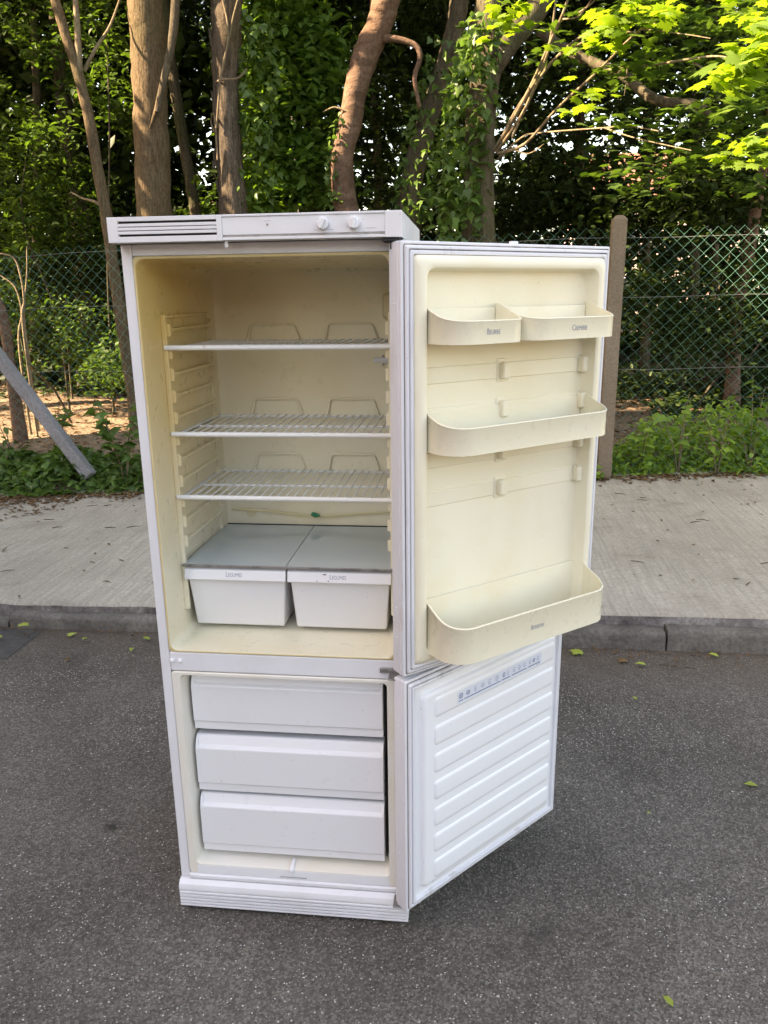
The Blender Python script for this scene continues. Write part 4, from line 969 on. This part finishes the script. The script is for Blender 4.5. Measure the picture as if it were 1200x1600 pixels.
bed('ivy_ground_cover', 'ivy and weeds at the fence foot behind the fridge', -.2, 1.75, .0, .7, .3, 2200, .075, 'ivy', 'leaf_ivy')
bed('weed_bank', 'bank of light green weeds under the fence at the right', 1.72, 6, -.02, .62, .42, 8200, .062, 'oval', 'leaf_shrub')
bed('ivy_fringe', 'fringe of ivy leaves along the pavement edge at the right', 1.9, 6, -.04, .25, .16, 1500, .07, 'ivy', 'leaf_shrub')
def plant(name, label, px_, py_, y_, hgt, nst, size, kind, m, lean=.25, nl=9, group='young plants along the fence'):
    p = at(px_, py_, y_); base = np.array([p[0], p[1], float(zwood(p[0], p[1]))])
    t = tag(empty(name, tuple(base)), label, 'plant', group); P, D = [], []
    for k in range(nst):
        a = random.uniform(0, 6.28); l = random.uniform(.3, 1)*lean; h = hgt*random.uniform(.7, 1.1)
        q = np.array([math.cos(a)*l, math.sin(a)*l*.7-.05, h])
        limb('stem', [(0, 0, 0), tuple(q*np.array([.35, .35, .5])), tuple(q)], [.006, .005, .002], 'twig', t, 5, 4)
        for j in range(nl):
            f = .3+.7*(j+random.random())/nl; b_ = random.uniform(0, 6.28)
            c = q*np.array([f**1.3, f**1.3, f]); P.append(base+c); D.append((math.cos(b_), math.sin(b_)-.3, -.35))
    P = np.array(P); D = np.array(D)
    o = leaves('foliage', P, size, kind, m, up=.65, dirs=D, gap=False); o.parent = t; o.matrix_parent_inverse = Matrix.Translation(tuple(-base))
plant('sapling', 'bright yellow green sapling at the right edge below the fence', 1172, 720, 4.75, .75, 5, .085, 'maple', 'leaf_maple', .32, 12)
plant('broadleaf_weed', 'broad heart leaved weed in front of the fence', 1062, 720, 4.72, .62, 4, .11, 'ivy', 'leaf_shrub', .25, 6)
plant('broadleaf_weed', 'broad leaved weed right of the concrete post', 1000, 730, 4.7, .55, 4, .095, 'ivy', 'leaf_shrub', .22, 7)
plant('broadleaf_weed', 'tall leafy weed against the fence between sapling and heart leaved weed', 1120, 735, 4.66, .5, 4, .09, 'oval', 'leaf_shrub', .25, 9)
plant('bramble', 'leafy bramble in front of the leaning strut', 95, 735, 4.5, .58, 5, .10, 'ivy', 'leaf_ivy', .4, 6)
plant('bramble', 'dark leafy bramble beside the left side of the fridge', 195, 740, 4.15, .70, 6, .11, 'ivy', 'leaf_ivy', .25, 10)
plant('bramble', 'sparse bramble sprig at the left edge under the strut', 25, 735, 4.5, .45, 4, .085, 'oval', 'leaf_ivy', .35, 6)
plant('post_weed', 'small weed at the foot of the concrete post', 938, 735, 4.45, .22, 3, .06, 'ivy', 'leaf_shrub', .1, 6)

# low ivy creeping over the wood floor behind the fence
def creeping(label, x0, x1, y0, y1, n):
    x = rng.uniform(x0, x1, n); y = rng.uniform(y0, y1, n); k = (np.sin(x*1.7+y*1.1)+np.sin(x*3.9-y*2.3)*.6) > -.15
    x, y = x[k], y[k]; z = zwood(x, y)+.03+.14*rng.random(len(x))*(.6+.4*np.sin(x*5+y*4))
    tag(leaves('woodland_ivy', np.stack([x, y, z], -1), .085, 'ivy', 'leaf_dark', up=.7, gap=False), label, 'ivy', kind='stuff')
creeping('dark ivy creeping over the wood floor behind the fence at the right', .5, 7.5, 6.3, 11, 7000)
creeping('dark ivy creeping over the wood floor at the left below the elder bush', -8.5, .5, 8.6, 12, 6000)
# bare twigs inside the fence at the left
for i, pp in enumerate(([(-10, 395), (20, 402), (32, 430), (38, 470), (36, 510)], [(0, 430), (24, 450), (34, 490), (30, 540)], [(42, 385), (42, 430), (38, 480), (40, 520)])):
    pts = [p for p in pathpx(pp, 5.9+.2*i)]; base = pts[-1].copy()
    t = tag(empty('bare_sapling', tuple(base)), ['arching bare stem at the left edge behind the fence', 'thin bare stem under the arching one at the left edge', 'upright bare stem behind the fence at the left'][i], 'sapling', 'bare stems at the left edge')
    e = base.copy(); e[2] = float(zwood(base[0], base[1]))-.05
    limb('stem', [p-base for p in pts]+[e-base], [.006, .008, .011, .013]+[.014]*(len(pts)-3), 'twig', t, 6)

# older smooth tar patch by the kerb at the left edge
xp = np.linspace(-3.4, -1.33, 30); ypt = 1.672; rowa = [(x, 1.30-.10*math.sin(x*1.9)-.35*(-1.33-x)*.4+.012*random.random(), .0035) for x in xp]; rowb = [(x, ypt, .0035) for x in xp]
V = np.array(rowa+rowb); V[:, 2] = .003*np.sin(V[:, 0]*1.7+V[:, 1])+.003*np.sin(V[:, 1]*2.3-V[:, 0]*.6)-.004+.0022; F = np.array([(i, i+1, 30+i+1, 30+i) for i in range(29)])
o = rawmesh('tar_patch', V, F, 'tar', bpy.data.objects['road'])
# ------------------------------------------------------------------ litter
def scatter(name, label, n, fx, fy_, z, size, m, cat, kind='small', flat=.93):
    P = np.stack([fx(n), fy_(n), np.zeros(n)], -1); P[:, 2] = z(P[:, 0], P[:, 1])
    return tag(leaves(name, P, size, kind, m, up=flat, gap=False, droop=0), label, cat, kind='stuff')
vz = np.vectorize(zslab)
scatter('leaf_litter', 'brown leaf litter on the woodland floor', 9000, lambda n: rng.uniform(-9, 9, n), lambda n: rng.uniform(4.2, 11, n), lambda x, y: zwood(x, y)+.012, .07, 'litter', 'litter')
bk = rng.random(1500)
#scatter('leaf_litter', 'dry litter along the back edge of the pavement', 1800, lambda n: rng.uniform(-6, 6, n), lambda n: np.zeros(n), lambda x, y: vz(x)+.008, .035, 'litter', 'litter').location = (0, 0, 0)
o = bpy.data.objects[-1] if False else None
def litter_back(n, sc_, size, label, xr=(-6, 6), m='litter'):
    x = rng.uniform(*xr, n); y = edge_y(x)-np.abs(rng.normal(0, sc_, n))+.05; y = np.maximum(y, 1.80)
    return tag(leaves('leaf_litter', np.stack([x, y, vz(x)+.010], -1), size, 'small', m, up=.93, gap=False, droop=0), label, 'litter', kind='stuff')
litter_back(3200, .10, .045, 'dark dry litter fringing the plants at the back of the pavement')
litter_back(380, 1.0, .028, 'scattered dry crumbs of leaf over the concrete pavement')
litter_back(1500, .28, .035, 'patch of brown litter at the left back of the pavement', (-4.6, -2.2))
x = rng.uniform(-6, 6, 700); y = 1.672-np.abs(rng.normal(0, .05, 700))
tag(leaves('leaf_litter', np.stack([x, y, np.full(700, .006)], -1), .022, 'small', 'litter', up=.9, gap=False, droop=0), 'crumbled litter in the gutter along the kerb', 'litter', kind='stuff')
# twigs on the pavement and in the gutter
tw = MB()
for k in range(130):
    x = random.uniform(-4, 4); y = random.uniform(1.85, edge_y(x)); a = random.uniform(-.5, .5)+(.0 if random.random() < .8 else 1.3); l = random.uniform(.02, .085); z = zslab(x)+.006
    tw.tube([(x, y, z), (x+math.cos(a)*l*.5, y+math.sin(a)*l*.5+random.uniform(-.006, .006), z+.003), (x+math.cos(a)*l, y+math.sin(a)*l, z)], [.0022, .0028, .0014], 4)
tag(tw.build('twig_litter', 'litter_twig' if 'litter_twig' in M else 'bark_rough'), 'small dark twigs strewn over the concrete pavement', 'litter', kind='stuff')
def gp(px_, py_, z=0.0):
    d = _f+_r*(px_-600)/FPX+_u*(800-py_)/FPX; return CAM+d*((z-CAM[2])/d[2])
def fallen(px_, py_, label, size, m, kind='ivy', z=.006, ang=None, tilt=.25):
    p = gp(px_, py_, z); v, f = TPL[kind]; a = random.uniform(0, 6.28) if ang is None else ang
    V = v*size*np.array([1, 1, 1.6]); c, s = math.cos(a), math.sin(a)
    V = np.stack([V[:, 0]*c-V[:, 1]*s, V[:, 0]*s+V[:, 1]*c, V[:, 2]+tilt*V[:, 1]*.3], -1); V[:, 2] -= V[:, 2].min()
    o = rawmesh('fallen_leaf', V, f, m, None, var=np.array([random.uniform(.4, .9)]), nper=len(v)); o.location = tuple(p)
    tag(o, label, 'leaf', 'fallen leaves on the road')
fallen(1052, 1574, 'bright green fallen leaf on the asphalt near the bottom right corner', .034, 'fresh_fallen', 'oval', .004, .5)
fallen(106, 992, 'green fallen leaf in the gutter at the left, by the kerb', .045, 'fresh_fallen')
fallen(139, 997, 'narrow green leaf standing in the left gutter', .045, 'fresh_fallen', 'oval', .006, 2.9, 1.2)
fallen(207, 1012, 'yellow green leaf on the asphalt left of the fridge', .045, 'fresh_fallen', 'oval', .006, 3.4, .6)
fallen(234, 1000, 'green leaf tucked in the gutter beside the fridge side', .05, 'fresh_fallen', 'oval', .006, 1.2)
fallen(34, 975, 'pale crumpled leaf on the kerb at the far left', .06, 'fresh_fallen', 'ivy', .05)
fallen(103, 1032, 'rust brown leaf on the asphalt at the left', .035, 'litter', 'ivy')
fallen(4, 997, 'green leaf at the left edge of the road', .05, 'fresh_fallen', 'oval', .006, 1.4)
fallen(905, 1016, 'pair tipped yellow green leaf in the gutter beside the freezer door', .06, 'fresh_fallen', 'maple')
fallen(1010, 1040, 'yellow leaf scrap near the kerb joint', .05, 'fresh_fallen', 'oval', .006, 1.3)
fallen(1123, 1027, 'curled yellow green leaf in the gutter at the right', .05, 'fresh_fallen', 'oval', .006, .9)
fallen(996, 1094, 'small yellow sliver of leaf on the asphalt right of the fridge', .03, 'fresh_fallen', 'oval', .006, .6)
fallen(1185, 1228, 'pale dry stalk at the right edge of the road', .045, 'fresh_fallen', 'small', .004, 1.4)
fallen(1011, 1271, 'tiny pale leaf chip on the asphalt at the right', .014, 'fresh_fallen', 'oval', .004, -1.0)
fallen(975, 1030, 'reddish dry leaf in the gutter by the kerb joint', .05, 'litter', 'ivy')
p = gp(1030, 1040, .006); tag(MB().tube([(0, 0, .004), (.05, -.012, .007), (.10, -.016, .006), (.15, -.03, .004)], [.002, .0028, .0028, .0015], 5).build('fallen_twig', 'bark_rough', loc=tuple(p)), 'thin brown twig in the gutter by the kerb joint', 'twig')

# ------------------------------------------------------------------ houses
def house(name, label, x0, x1, y0, y1, h, wallm, wins, roof=2.2):
    t = tag(empty(name, ((x0+x1)/2, y0, 0)), label, 'house'); T = Matrix.Translation((-(x0+x1)/2, -y0, 0))
    def put(o, par=None): o.parent = par or t; o.matrix_parent_inverse = T if par is None else Matrix(); return o
    put(MB().box(x0, x1, y0, y1, -.3, h).build('wall', wallm, smooth=False))
    r = MB(); ov = .4; ym = (y0+y1)/2
    r.add([(x0-ov, y0-ov, h-.1), (x1+ov, y0-ov, h-.1), (x1+ov, ym, h+roof), (x0-ov, ym, h+roof), (x0-ov, y1+ov, h-.1), (x1+ov, y1+ov, h-.1)], [(0, 1, 2, 3), (3, 2, 5, 4), (0, 3, 4), (1, 5, 2), (0, 4, 5, 1)])
    put(r.build('roof', 'rooftile', smooth=False))
    for (xa, xc, za, zc) in wins:
        w = put(MB().box(xa-.06, xc+.06, y0-.05, y0+.02, za-.06, zc+.06).build('window', 'wplastic', smooth=False))
        o = MB().box(xa, xc, y0-.07, y0-.045, za, zc).build('pane', 'pane', smooth=False); o.parent = w
    return t
c0 = at(1000, 300, 34); 
house('house', 'pale pink rendered house glimpsed through the trees above the concrete post', c0[0]-2.3, c0[0]+4.2, 34, 42, 5.4, 'render', [(c0[0]-1.2, c0[0]-.1, 3.2, 4.5), (c0[0]+2.2, c0[0]+3.3, 3.2, 4.5), (c0[0]-1.2, c0[0]-.1, .8, 2.1)])
c1 = at(318, 290, 34)
house('house', 'white rendered house glimpsed between the thick and the flaking trunks', c1[0]-2.2, c1[0]+2.4, 34, 41, 4.6, 'wplastic', [(c1[0]-.4, c1[0]+.5, 2.2, 3.4)], 1.6)
house('added_terrace', 'long pale terrace added unseen behind the viewpoint to block low sky', -6, 30, -25, -17, 4.4, 'render', [], 1.2)  # unseen row added to cut the low sky light from the front
house('shade_house', 'tall brick house added unseen at the left to shade the road', -12.4, -8, -16, 2.3, 10.1, 'brick', [(-10.4, -9.2, 5, 6.6), (-10.4, -9.2, 1.2, 2.8)], .6)  # out-of-frame house added to throw its shadow over road and pavement
